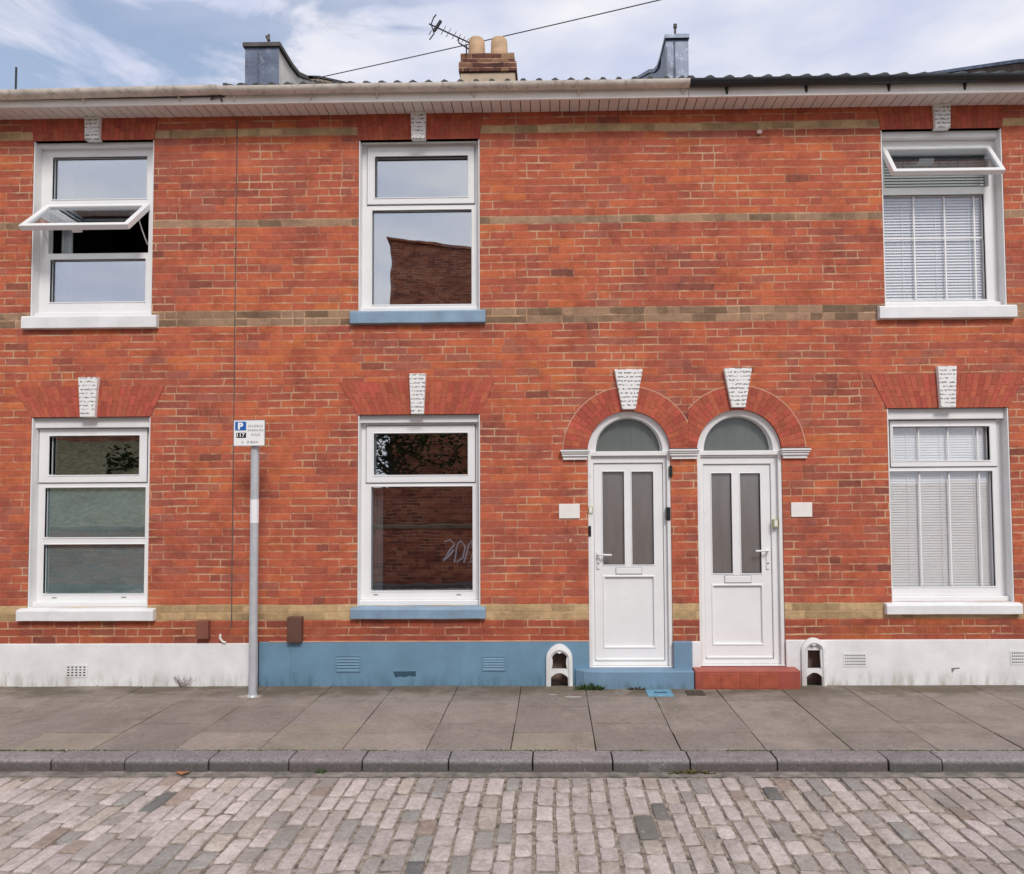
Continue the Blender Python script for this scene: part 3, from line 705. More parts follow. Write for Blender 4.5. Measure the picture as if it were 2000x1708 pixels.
blind(OP['LR'], 'white slatted blind behind the ground floor window right of the red doorstep', .026, 74, OP['LR'][3]-.02, OP['LR'][2]+.03)

# ------------------------------------------------------------------ brick arches and keystones
def clip(poly, xm, side):
    outp = []
    for i in range(len(poly)):
        a, b = poly[i], poly[(i+1) % len(poly)]
        ia, ib = side*(a[0]-xm) <= 0, side*(b[0]-xm) <= 0
        if ia: outp.append(a)
        if ia != ib:
            t = (xm-a[0])/(b[0]-a[0]); outp.append((xm, a[1]+t*(b[1]-a[1])))
    return outp
def rcol(s=1.0):
    t = random.uniform(.80, 1.10)*s; return (.46*t, .105*t*random.uniform(.88, 1.18), .064*t)
def flat_arch(house, o, ztop, xl, xr, keyw, n=12, joint=True):
    """gauged flat arch of splayed voussoirs; xl, xr: top ends"""
    z0 = o[3]; bx0, bx1 = o[0], o[1]
    b = MB(); b.prism([(bx0, z0), (bx1, z0), (xr+.004, ztop), (xl-.004, ztop)], -.002, .05, 1)
    tot = 2*n
    for i in range(tot):
        for seg_ in ((0, .34, .67, 1) if i % 2 else (0, .5, 1),):
            for a, c in zip(seg_, seg_[1:]):
                def pt(t, h):
                    xb = bx0+(bx1-bx0)*t; xt_ = xl+(xr-xl)*t; return (xb+(xt_-xb)*h, z0+(ztop-z0)*h)
                e = .0012/(bx1-bx0); t0, t1 = i/tot+e, (i+1)/tot-e; g_ = .004 if joint else .002
                b.prism([pt(t0, a+g_), pt(t1, a+g_), pt(t1, c-g_), pt(t0, c-g_)], -.005, .0, 0, rcol())
    return b.build('flat_arch', [RED_ARCH, REDJOINT], house, tint=True)
def keystone(house, cx, wt, wb, z0, z1, label=None):
    p = [(cx-wb/2, z0), (cx+wb/2, z0), (cx+wt/2, z1), (cx-wt/2, z1)]
    return MB().prism(p, -.045, .02).build('keystone', VERM, house, bevel=.005)
ZA = EAVE+.02
for house, key, tl, tr, ty, k in ((HA, 'LL', 27, 322, 755, (171, 39, 29, 737, 815)), (HB, 'LM', 662, 966, 746, (815, 33, 25, 730, 809)), (HC, 'LR', 1699, 2003, 731, (1851.5, 37, 29, 715, 796))):
    o = OP[key]; flat_arch(house, o, W(k[0], ty).z, W(tl, ty).x, W(tr, ty).x, 0)
    keystone(house, W(k[0], 770, -.04).x, k[1]*.00505, k[2]*.00505, W(k[0], k[4], -.045).z, W(k[0], k[3], -.045).z)
for house, key, cx, w in ((HA, 'UL', 179.5, 29), (HB, 'UM', 817, 28), (HC, 'UR', 1842, 30)):
    o = OP[key]; flat_arch(house, o, ZA-.005, o[0]-.035, o[1]+.035, 0)
    keystone(house, W(cx, 255, -.04).x, (w+3)*.00505, w*.00505, o[3]-.012, ZA+.0)

XM = XB
def round_arch(house, d, side, r_out=.652, key=None):
    b = MB(); cx, zs = d['cx'], d['zs']-.01; ri = d['r']; n = 30
    def ring_(r0, r1, a0, a1): return [(cx+r*math.cos(a), zs+r*math.sin(a)) for r, a in ((r0, a0), (r0, a1), (r1, a1), (r1, a0))]
    for i in range(n):
        a0, a1 = math.pi*i/n, math.pi*(i+1)/n
        pl = clip(ring_(ri, r_out, a0, a1), XM-side*.001, side); b.prism(pl, -.002, .05, 1)
        pl = clip(ring_(r_out, r_out+.008, a0, a1), XM-side*.001, side); b.prism(pl, -.0035, .02, 2)
        e = .0022
        mids = (ri, (ri+r_out)/2, r_out) if i % 2 else (ri, ri+(r_out-ri)*.33, ri+(r_out-ri)*.67, r_out)
        for r0, r1 in zip(mids, mids[1:]):
            pl = clip(ring_(r0+.001, r1-.001, a0+e, a1-e), XM-side*.001, side); b.prism(pl, -.006, .0, 0, rcol())
    b.build('round_arch', [RED_ARCH, REDJOINT, MORTL], house, tint=True)
round_arch(HB, DB, 1); round_arch(HC, DC, -1)
for house, d, c in ((HB, DB, (1228, 56, 26, 721, 800)), (HC, DC, (1442, 55, 27, 719, 796))):
    keystone(house, W(c[0], 760, -.04).x, c[1]*.00505, c[2]*.00505, W(c[0], c[4], -.045).z, W(c[0], c[3], -.045).z)

# impost mouldings (stepped profile)
def impost(house, x0, x1, z1, name='impost'):
    b = MB(); z0 = z1-.095
    for (a, c, yy, e) in ((0, .35, .028, .018), (.35, .62, .045, .008), (.62, .82, .058, .0), (.82, 1, .070, -.008)):
        b.box(x0+e, x1-e, -yy, .03, z0+(z1-z0)*a+.0005, z0+(z1-z0)*c)
    return b.build(name, WHITE, house, bevel=.003)
ZI = avg(W(1120, 879, -.06).z, W(1545, 877, -.06).z)
impost(HB, W(1096, 885, -.05).x, DB['x0']+.012, ZI)
impost(HB, DB['x1']-.012, DC['x0']+.012, ZI)
impost(HC, DC['x1']-.012, W(1582, 885, -.05).x, ZI)
for house, a, c in ((HB, W(1100, 870).x, DB['x0']), (HB, DB['x1'], XB-.001), (HC, XB+.001, DC['x0']), (HC, DC['x1'], W(1578, 870).x)):
    MB().box(a, c, -.05, .0, ZI+.0005, ZI+.012).build('impost_flashing', COPE, house)

# ------------------------------------------------------------------ doors
def arc_pts(cx, zs, r, n=28, a0=0, a1=math.pi): return [(cx+r*math.cos(a0+(a1-a0)*i/n), zs+r*math.sin(a0+(a1-a0)*i/n)) for i in range(n+1)]
def door(house, d, leaf, glasses, pan, flap, side, label, thr, hz, fan):
    """leaf etc.: photo rectangles; side -1 handle on the left, +1 on the right"""
    yd = .085; lf = fr(*leaf, yd+.01)
    frame = MB(); x0, x1, zs, zb = d['x0']+.002, d['x1']-.002, d['zs'], d['zb']
    # jambs + transom as one plate with the leaf hole
    tz = W((leaf[0]+leaf[2])/2, 893, .05).z
    frame.plate((x0, x1, zb, tz-.0), [(lf[0]-.004, lf[1]+.004, lf[2]-.004, lf[3]+.004)], yd-.03, yd+.05)
    dr = frame.build('door', UPVC, house, bevel=.005); dr['label'] = label
    # outer lining, down both sides and round the arch
    ln = MB(); wj = .032
    for a, c in ((x0, x0+wj), (x1-wj, x1)): ln.box(a, c, .012, yd-.031, zb, zs)
    ri, ro = d['r']-.070, d['r']-.003
    O = arc_pts(d['cx'], zs, ro); I = arc_pts(d['cx'], zs, ri); n = len(O)
    vv = [(x, .03, z) for x, z in O]+[(x, .045, z) for x, z in I]+[(x, .16, z) for x, z in O]+[(x, .16, z) for x, z in I]
    ff = []
    for i in range(n-1): ff += [(i, i+1, n+i+1, n+i), (n+i, n+i+1, 3*n+i+1, 3*n+i), (i, 2*n+i, 2*n+i+1, i+1)]
    ln.add(vv, ff); ln.build('frame_lining', WHITE, dr, smooth=True)
    tr_ = MB(); tr_.box(x0, x1, .02, .15, zs-.045, zs+.001); tr_.box(x0, x1, .035, .15, tz, zs-.046); tr_.build('transom', WHITE, dr, bevel=.004)
    # fanlight: inner ring and glass
    fr_ = MB(); r1 = d['r']-.073; r2 = r1-.014
    O = arc_pts(d['cx'], zs+.002, r1); I = arc_pts(d['cx'], zs+.010, r2); n = len(O)
    vv = [(x, .10, z) for x, z in O]+[(x, .10, z) for x, z in I]+[(x, .15, z) for x, z in O]+[(x, .15, z) for x, z in I]; ff = []
    for i in range(n-1): ff += [(i, i+1, n+i+1, n+i), (n+i, n+i+1, 3*n+i+1, 3*n+i)]
    fr_.add(vv, ff).build('fanlight_frame', UPVC, dr, smooth=True)
    MB().prism(arc_pts(d['cx'], zs, r1), .125, .131).build('fanlight', FANG, dr)
    # leaf
    P_ = [fr(*g_, yd) for g_ in glasses]; pn = fr(*pan, yd)
    MB().plate(lf, P_+[pn], yd-.012, yd+.04).build('door_leaf', UPVC, dr, bevel=.005)
    MB().plate((lf[0]-.004, lf[1]+.004, lf[2]-.004, lf[3]+.004), [lf], yd-.006, yd+.03).build('gasket', GREYG, dr)
    for p in P_:
        MB().plate(shrink(p, -.010), [p], yd-.018, yd+.02).build('glazing_bead', UPVC, dr, bevel=.003)
        panel(FROST, shrink(p, -.003), yd+.012, dr, 'door_glass')
    MB().box(pn[0]-.002, pn[1]+.002, yd+.004, yd+.03, pn[2]-.002, pn[3]+.002).build('lower_panel', UPVC, dr)
    MB().plate(shrink(pn, -.012), [shrink(pn, .008)], yd-.019, yd+.02).build('panel_moulding', UPVC, dr, bevel=.005)
    f_ = fr(*flap, yd); MB().plate(shrink(f_, -.004), [shrink(f_, .0)], yd-.016, yd+.0).build('letter_plate', GREYG, dr, bevel=.001)
    MB().box(*f_[:2], yd-.022, yd, *f_[2:]).build('letter_flap', UPVC, dr, bevel=.004)
    # bottom rail, weather bar and threshold
    MB().box(lf[0]+.006, lf[1]-.006, yd-.030, yd-.0125, lf[2]+.002, lf[2]+.028).build('weather_bar', UPVC, dr, bevel=.006)
    MB().box(x0, x1, -.004, yd+.04, thr[0], zb-.001).build('threshold', UPVC, dr, bevel=.005)
    # handle
    hx, hy = hz; q = W(hx, hy, yd); h_ = MB()
    pz = W(hx, thr[2], yd).z; pz2 = W(hx, thr[1], yd).z
    h_.box(q.x-.016, q.x+.016, yd-.026, yd-.0125, pz, pz2)
    h_.build('handle_plate', METW if side < 0 else UPVC, dr, bevel=.006)
    MB().tube([(q.x, yd-.02, q.z), (q.x, yd-.062, q.z), (q.x-side*.012, yd-.070, q.z), (q.x-side*.13, yd-.066, q.z-.004)], .010, 8).build('door_handle', METW, dr, smooth=True)
    MB().tube([(q.x, yd-.012, pz+.06), (q.x, yd-.030, pz+.06)], .008, 10).build('lock', COPE, dr)
    return dr
GREYG = plain('grey_seal', (.22, .22, .23), .6, .1)
FANG = glass_mat('fanlight_glass', .13, (.78, .84, .84), (.5, .5, .5), .001, .35, diff=(.13, .15, .135), dw=.7)
dB = door(HB, DB, (1161, 906, 1295, 1290), [(1177, 922, 1219, 1103), (1234, 922, 1276, 1103)], (1180, 1126, 1278, 1264), (1203, 1109, 1253, 1121), -1,
     'white door with twin obscured panes above a blue doorstep', (W(1229, 1304).z, 1078, 1112), (1168, 1083), None)
dC = door(HC, DC, (1375, 908, 1505, 1286), [(1390, 925, 1429, 1120), (1446, 925, 1485, 1120)], (1392, 1143, 1489, 1258), (1415, 1125, 1466, 1138), 1,
     'white door with twin obscured panes above a red doorstep', (W(1447, 1301).z, 1072, 1112), (1498, 1075), None)

# things fixed beside the doors
def plaque(house, px, py, w, h, y0, y1, mat, name, bev=.003, y=0, label=None, mat2=None):
    q = W(px, py, y0); o = MB().box(q.x-w/2, q.x+w/2, y0, y1, q.z-h/2, q.z+h/2).build(name, mat, house, bevel=bev)
    if label: o['label'] = label
    return o
PLQ = plain('off_white_plaque', (.80, .77, .73), .5, .05)
plaque(HB, 1112, 999, .205, .143, -.012, .004, PLQ, 'name_plaque'); plaque(HC, 1566, 996, .205, .143, -.012, .004, PLQ, 'name_plaque')
bz = plain('bell_yellowed_rim', (.42, .42, .20), .5, .1)
b_ = plaque(HB, 1153.5, 997, .045, .078, .006, .03, bz, 'doorbell', .004, label='small white doorbell'); plaque(HB, 1153.5, 997, .028, .056, .002, .02, UPVC, 'doorbell_button')
b_ = plaque(HB, 1152, 1038, .026, .105, .002, .03, BLK, 'doorbell', .004, label='slim black video doorbell')
plaque(HB, 1305.5, 1004, .040, .130, .000, .05, BLK, 'key_box', .004); plaque(HB, 1310.5, 921, .030, .11, -.02, .02, BLK, 'door_sensor', .004)
b_ = plaque(HC, 1515.5, 1023, .048, .082, .004, .05, bz, 'doorbell', .004, label='small yellowed doorbell'); plaque(HC, 1515.5, 1023, .028, .056, .000, .02, UPVC, 'doorbell_button')

# ------------------------------------------------------------------ plinths, steps, scrapers
ZP = .425
def plinth(house, x0, x1, holes, mat, zt_=ZP, y=-.022):
    return MB().plate((x0, x1, -.05, zt_), holes, y, .0-.001, back=False).build('plinth', mat, house, bevel=.004, origin=((x0+x1)/2, 0, 0))
XW = W(507, 1300).x    # where white meets blue
zpA = W(250, 1258, -.02).z; zpB = W(850, 1254, -.02).z; zpC = W(1800, 1250, -.02).z
plinth(HA, XL, XW-.012, [], PLW, zpA)
plinth(HB, XW, DB['x0']-.001, [SC1], PLB, zpB)
plinth(HC, DC['x1']+.001, XR, [SC2], PLW, zpC)
MB().box(DB['x1']+.0, XB-.001, -.045, -.001, -.02, zpB).build('plinth', BLUEP, HB, bevel=.006)
MB().box(XB+.001, DC['x0']-.001, -.035, -.001, -.02, zpC-.01).build('plinth', PLW, HC, bevel=.006)
# ragged mortar fillet where the plinths meet
MB().box(XW-.011, XW-.001, -.012, -.001, -.02, .42).build('plinth_joint', DARKV, HB)
# thin pale capping line above blue plinth
MB().box(XW+.1, DB['x0']-.002, -.024, -.001, zpB+.0005, zpB+.008).build('plinth_capping', MORTL, HB)
def step(house, x0, x1, y0, z1, mat, rnd):
    p = [(x0, y0+.0), (x1, y0), (x1, .03), (x0, .03)]
    if rnd: p = [(x0+.02, y0+.10), (x0+.10, y0+.03), (x0+.24, y0), (x1, y0), (x1, .03), (x0+.0, .03)]
    n = len(p); z0 = -.02
    vv = [(x, y, z0) for x, y in p]+[(x, y, z1) for x, y in p]
    MB().add(vv, [tuple(range(n))[::-1], tuple(range(n, 2*n))]+[(i, (i+1) % n, n+(i+1) % n, n+i) for i in range(n)]).build('doorstep', mat, house, bevel=.012, seg=3)
step(HB, W(1121, 1325, -.12).x, XB-.002, -.15, W(1229, 1303.5, 0).z-.004, BLUEP, True)
step(HC, XB+.001, W(1562, 1325, -.14).x, -.17, W(1447, 1301, 0).z-.004, REDP, False)

def scraper(house, sc, px0, px1, pyt, pyb, mat, hood, label):
    x0, x1 = W(px0, 1300, -.05).x, W(px1, 1300, -.05).x; cx = (x0+x1)/2; hw = (x1-x0)/2
    zt_ = W((px0+px1)/2, pyt, -.05).z; zb = 0.0
    ya, yb = -.062, -.0225
    # recess lining
    b = MB(); s_ = shrink(sc, .003); v = [(x, y, z) for x in (s_[0], s_[1]) for y in (-.018, .09) for z in (s_[2], s_[3])]
    b.add(v, [(0, 1, 3, 2), (4, 6, 7, 5), (2, 3, 7, 6), (0, 2, 6, 4), (1, 5, 7, 3)]).build('scraper_recess', REC, house)
    # horseshoe frame
    n = 22; hx, hzc = sc[1]-cx, zt_-hw; O, I = [], []
    for i in range(n+1):
        a = math.pi*i/n; rr = 1+.12*max(0, math.sin(a))**6*hood
        O.append((cx+hw*math.cos(a), hzc+hw*math.sin(a)*rr)); I.append((cx+(hw*.60)*math.cos(a)*(1+.06*math.sin(2*a)), hzc-.01+hw*.52*math.sin(a)))
    O = [(cx+hw*1.02, zb+.0)]+O+[(cx-hw*1.02, zb)]; I = [(cx+hw*.66, zb)]+I+[(cx-hw*.66, zb)]
    m_ = len(O); mb = MB(); vv = [(x, ya+.012, z) for x, z in O]+[(x, ya, (z+z2)/2) if False else (x, ya, z) for (x, z), (x2, z2) in [(((a[0]*.35+c[0]*.65), (a[1]*.35+c[1]*.65)), c) for a, c in zip(O, I)]]+[(x, ya+.018, z) for x, z in I]+[(x, yb, z) for x, z in I]+[(x, yb, z) for x, z in O]
    ff = []
    for i in range(m_-1):
        for r_ in range(4): ff.append((r_*m_+i, r_*m_+i+1, (r_+1)*m_+i+1, (r_+1)*m_+i))
        ff.append((4*m_+i, 4*m_+i+1, i+1, i))
    ff += [(0, m_, 2*m_, 3*m_, 4*m_), (m_-1, 2*m_-1, 3*m_-1, 4*m_-1, 5*m_-1)]
    o = mb.add(vv, ff).build('boot_scraper', mat, house, smooth=True); o['label'] = label
    # cross bar with curved underside and inner scroll brackets
    zb0 = W(1092, 1312, -.05).z; c_ = MB()
    for i in range(10):
        t0, t1 = -1+2*i/10, -1+2*(i+1)/10
        f0, f1 = (lambda t: zb0-.015-.045*t*t)(t0), (lambda t: zb0-.015-.045*t*t)(t1)
        w_ = hw*.66
        c_.prism([(cx+w_*t0, f0), (cx+w_*t1, f1), (cx+w_*t1, zb0+.022), (cx+w_*t0, zb0+.022)], ya+.012, ya+.045)
    c_.build('scraper_blade', mat, o)
    k = MB()
    for s2 in (-1, 1):
        k.tube([(cx+s2*hw*.66, ya+.02, hzc+.01), (cx+s2*hw*.58, ya+.02, hzc-.01), (cx+s2*hw*.57, ya+.02, hzc-.05), (cx+s2*hw*.62, ya+.02, zb0+.03)], .008, 6)
    k.tube([(cx-.02, ya+.02, hzc+hw*.50), (cx, ya+.012, hzc+hw*.40), (cx+.02, ya+.02, hzc+hw*.50)], .008, 6)
    k.build('scraper_scroll', mat, o, smooth=True)
REC = plain('recess_brown', (.24, .165, .135), .95, .3, 9)  # even brown lining of the scraper recesses
IRONW = plain('white_painted_iron', (.76, .76, .75), .5, .06, 8, .2, dirt=(.3, .25, .2), dirt_amt=.25)
scraper(HB, SC1, 1067, 1118, 1261, 1338, IRONW, .8, 'arched white iron boot scraper in blue plinth')
scraper(HC, SC2, 1567, 1614, 1247, 1336, IRONW, .2, 'arched white boot scraper in white plinth')

# air bricks
def louvre(house, l, t, r, b, mat, rows, name='air_vent'):
    x0, x1, z0, z1 = fr(l, t, r, b, -.03); v = MB()
    v.plate((x0-.01, x1+.01, z0-.01, z1+.01), [(x0, x1, z0, z1)], -.030, -.0225)
    dz = (z1-z0)/rows
    for i in range(rows):
        zc = z0+dz*(i+.5); v.add([(x0, -.0325, zc-dz*.45), (x1, -.0325, zc-dz*.45), (x1, -.0235, zc+dz*.30), (x0, -.0235, zc+dz*.30), (x0, -.0300, zc-dz*.5), (x1, -.0300, zc-dz*.5)], [(0, 1, 2, 3), (0, 4, 5, 1)])
    o = v.build(name, mat, house)
    MB().box(x0, x1, -.0232, -.0225, z0, z1).build('vent_slat_shade', VB if mat is PLB else DARKV, o)  # dark sheet behind the slats, the shade between them as colour
VB = plain('dark_blue_paint_and_shade', (.03, .075, .12), .6, .1)  # lid badge paint, also the shade in vents and the broken hole
louvre(HB, 658, 1283, 701, 1311, PLB, 5); louvre(HB, 944, 1284, 985, 1309, PLB, 5)
def grid_vent(house, l, t, r, b, nx, ny, mat):
    x0, x1, z0, z1 = fr(l, t, r, b, -.03); holes = []
    px_, pz_ = (x1-x0)/nx, (z1-z0)/ny
    for i in range(nx):
        for j in range(ny): holes.append((x0+px_*(i+.22), x0+px_*(i+.78), z0+pz_*(j+.2), z0+pz_*(j+.72)))
    o = MB().plate((x0-.01, x1+.01, z0-.01, z1+.01), holes, -.027, -.0232).build('air_brick', mat, house)
    MB().box(x0-.005, x1+.005, -.0230, -.0222, z0-.005, z1+.005).build('vent_hole_shade', DARKV, o)  # near-black sheet giving the holes their shade by colour
grid_vent(HA, 129, 1301, 168, 1322, 5, 4, PLW); grid_vent(HC, 1650, 1278, 1691, 1301, 12, 4, PLW); grid_vent(HC, 1976, 1273, 2018, 1297, 11, 4, PLW)
# broken hole as a flat patch coloured with its shade, and painted-over pipe
hx0, hx1, hz0, hz1 = fr(768, 1312, 812, 1324, -.024)
o = MB().prism([(hx0, hz1), (hx1, hz1+.002), (hx1, hz0+.01), (hx1-.07, hz0+.018), (hx1-.1, hz0+.004), (hx0+.06, hz0+.012), (hx0+.02, hz0)], -.0232, -.0222).build('broken_hole_shade', VB, HB)
q0, q1 = W(571, 1258, -.03), W(571, 1337, -.03)
MB().tube([(q0.x, -.026, 0), (q0.x, -.026, .14)], .013, 8).tube([(q0.x-.012, -.022, .14), (q0.x-.012, -.022, zpB)], .008, 8).build('painted_pipe', PLB, HB, smooth=True)
# service boxes
def sbox(house, l, t, r, b, dep, mat):
    x0, x1, z0, z1 = fr(l, t, r, b, -dep); o = MB().box(x0, x1, -dep, .0, z0, z1).build('service_box', mat, house, bevel=.006, seg=2); return o, (x0, x1, z0, z1)
ox, bb = sbox(HA, 382, 1213, 406, 1249, .06, plain('red_brown_box', (.215, .075, .05), .55, .1)); ox['label'] = 'red-brown service box above white plinth'
ox, bb = sbox(HB, 560, 1206, 588, 1256, .075, BROWNPL); ox['label'] = 'brown service box above blue plinth'
# white stub of pipe
q = W(432, 1238); MB().tube([(q.x, -.02, q.z), (q.x+.004, -.03, q.z-.04), (q.x+.03, -.03, q.z-.075), (q.x+.06, -.025, q.z-.085)], .012, 8).build('pipe_stub', PARAP, HA, smooth=True)
# long vertical lead down the party line
MB().box(XA-.0045, XA+.0045, -.003, .0, W(458, 1228).z, W(458, 236).z).build('party_joint_line', COPE, HA)
# small bits on the wall
q = W(1482, 260); MB().box(q.x-.025, q.x+.025, -.03, 0, q.z-.02, q.z+.02).build('cable_clip', plain('pinkish_plastic', (.6, .42, .38), .5, .05), HC, bevel=.004)

# ------------------------------------------------------------------ eaves
def eaves(house, x0, x1, gmat, z_off, slope, seed, brackets, r=.056, gy=-.315, boards=.0975):
    rnd = random.Random(seed)
    # soffit boards
    b = MB(); x = x0; y0, y1 = -.245, .0
    while x < x1:
        xe = min(x+boards, x1); b.box(x+.0042, xe-.0042, y0, y1-.001, EAVE-.0+rnd.uniform(0, .002), EAVE+.012); x = xe
    b.box(x0, x1, y0, y1-.001, EAVE+.0125, EAVE+.02, 1)
    so = b.build('soffit', [SOFF, DARKV], house)
    MB().box(x0+.0005, x1-.0005, -.268, -.2455, EAVE-.022, EAVE+.15).build('fascia', FASC, house, bevel=.003)
    # half-round gutter
    n = 12; g_ = MB(); prof = []
    for i in range(n+1):
        a = math.pi+math.pi*i/n; prof.append((gy+r*math.cos(a), r*math.sin(a)))
    for i in range(n+1):
        a = 2*math.pi-math.pi*i/n; prof.append((gy+(r-.005)*math.cos(a), (r-.005)*math.sin(a)))
    m_ = len(prof); K = 40; vv = []; zc = EAVE+.105+z_off
    for q in range(K+1):
        xx = x0+(x1-x0)*q/K; sag = noise.noise(Vector((xx*.9, seed, 0)))*.008
        vv += [(xx, y_, zc+z_+slope*(xx-x0)+sag) for y_, z_ in prof]
    ff = [(q*m_+i, q*m_+(i+1) % m_, (q+1)*m_+(i+1) % m_, (q+1)*m_+i) for q in range(K) for i in range(m_)]+[tuple(range(m_)), tuple(K*m_+i for i in range(m_))]
    gut = g_.add(vv, ff).build('gutter', gmat, house, smooth=True)
    for bx_ in brackets:
        c = MB(); zz = zc+slope*(bx_-x0)+noise.noise(Vector((bx_*.9, seed, 0)))*.008
        pts = [(gy+(r+.003)*math.cos(math.pi+math.pi*i/10), zz+(r+.003)*math.sin(math.pi+math.pi*i/10)) for i in range(11)]
        w_ = .011
        for (ya, za), (yb, zb) in zip(pts, pts[1:]):
            c.add([(bx_-w_, ya, za), (bx_+w_, ya, za), (bx_+w_, yb, zb), (bx_-w_, yb, zb)], [(0, 1, 2, 3)])
        c.add([(bx_-.022, -.2685, zz-.02), (bx_+.022, -.2685, zz-.02), (bx_+.010, -.2685, zz-.105), (bx_-.010, -.2685, zz-.105), (bx_, gy+.01, zz-.055)], [(0, 1, 4), (1, 2, 4), (2, 3, 4), (3, 0, 4), (0, 3, 2, 1)])
        c.build('gutter_bracket', gmat, gut)
    return gut
eaves(HA, XL, XA-.03, CREAMG, -.030, .0085, 1, [XA-.45-.95*k for k in range(5)], r=.062)
eaves(HB, XA-.028, XB, CREAMG, .0, .0, 2, [W(p, 165, -.3).x for p in (455, 605, 735, 925, 1130, 1334)])
eaves(HC, XB+.002, XR, BLACKG, .004, .0, 3, [W(p, 165, -.3).x for p in (1421, 1577, 1739, 1888)]+[XR-.6])
q = W(430, 193, -.27); MB().tube([(q.x-.09, -.28, q.z-.01), (q.x, -.29, q.z+.02), (q.x+.02, -.275, q.z-.03)], .009, 6).build('broken_cable_end', COPE, HA)

# ------------------------------------------------------------------ roofs
def roof(house, x0, x1, zt_, amp, pitch, lip):
    SL = .485; b = MB(); n = int((x1-x0)/.030); vv = []; ys = [-.325, -.30, .0, 1.0, 2.2, 4.0]
    for i in range(n+1):
        xx = x0+(x1-x0)*i/n; ph = (xx/pitch) % 1.0
        w_ = amp*max(0, math.sin(math.pi*min(1, ph/.55)))**.6 if ph < .55 else 0
        for y_ in ys: vv.append((xx, y_, zt_+(y_+.32)*SL+w_))
    m_ = len(ys)
    ff = [(i*m_+j, (i+1)*m_+j, (i+1)*m_+j+1, i*m_+j+1) for i in range(n) for j in range(m_-1)]
    b.add(vv, ff)
    vv = []
    for i in range(n+1):
        xx, y_, zz = b.v[i*m_]; vv += [(xx, y_, zz), (xx, y_, zz-.02-(zz-zt_)*.6)]
    b.add(vv, [(2*i, 2*i+2, 2*i+3, 2*i+1) for i in range(n)])
    zr = zt_+4.32*SL
    b.add([(x0, 4.0, zr), (x1, 4.0, zr), (x1, 8.3, zt_), (x0, 8.3, zt_)], [(0, 1, 2, 3)])
    b.add([(x0, -.29, zt_-.03), (x1, -.29, zt_-.03), (x1, 8.3, zt_-.03), (x0, 8.3, zt_-.03)], [(0, 1, 2, 3)])
    for s_ in (x0+.001, x1-.001): b.add([(s_, -.29, zt_-.03), (s_, 8.3, zt_-.03), (s_, 4.0, zr)], [(0, 1, 2)])
    b.build('roof', TILE, house, smooth=True)
ZR = EAVE+.118
roof(HA, XL, XA, ZR-.040, .012, .15, 0); roof(HB, XA+.002, XB-.002, ZR+.0, .045, .1535, 0); roof(HC, XB+.002, XR, ZR+.004, .042, .186, 0)

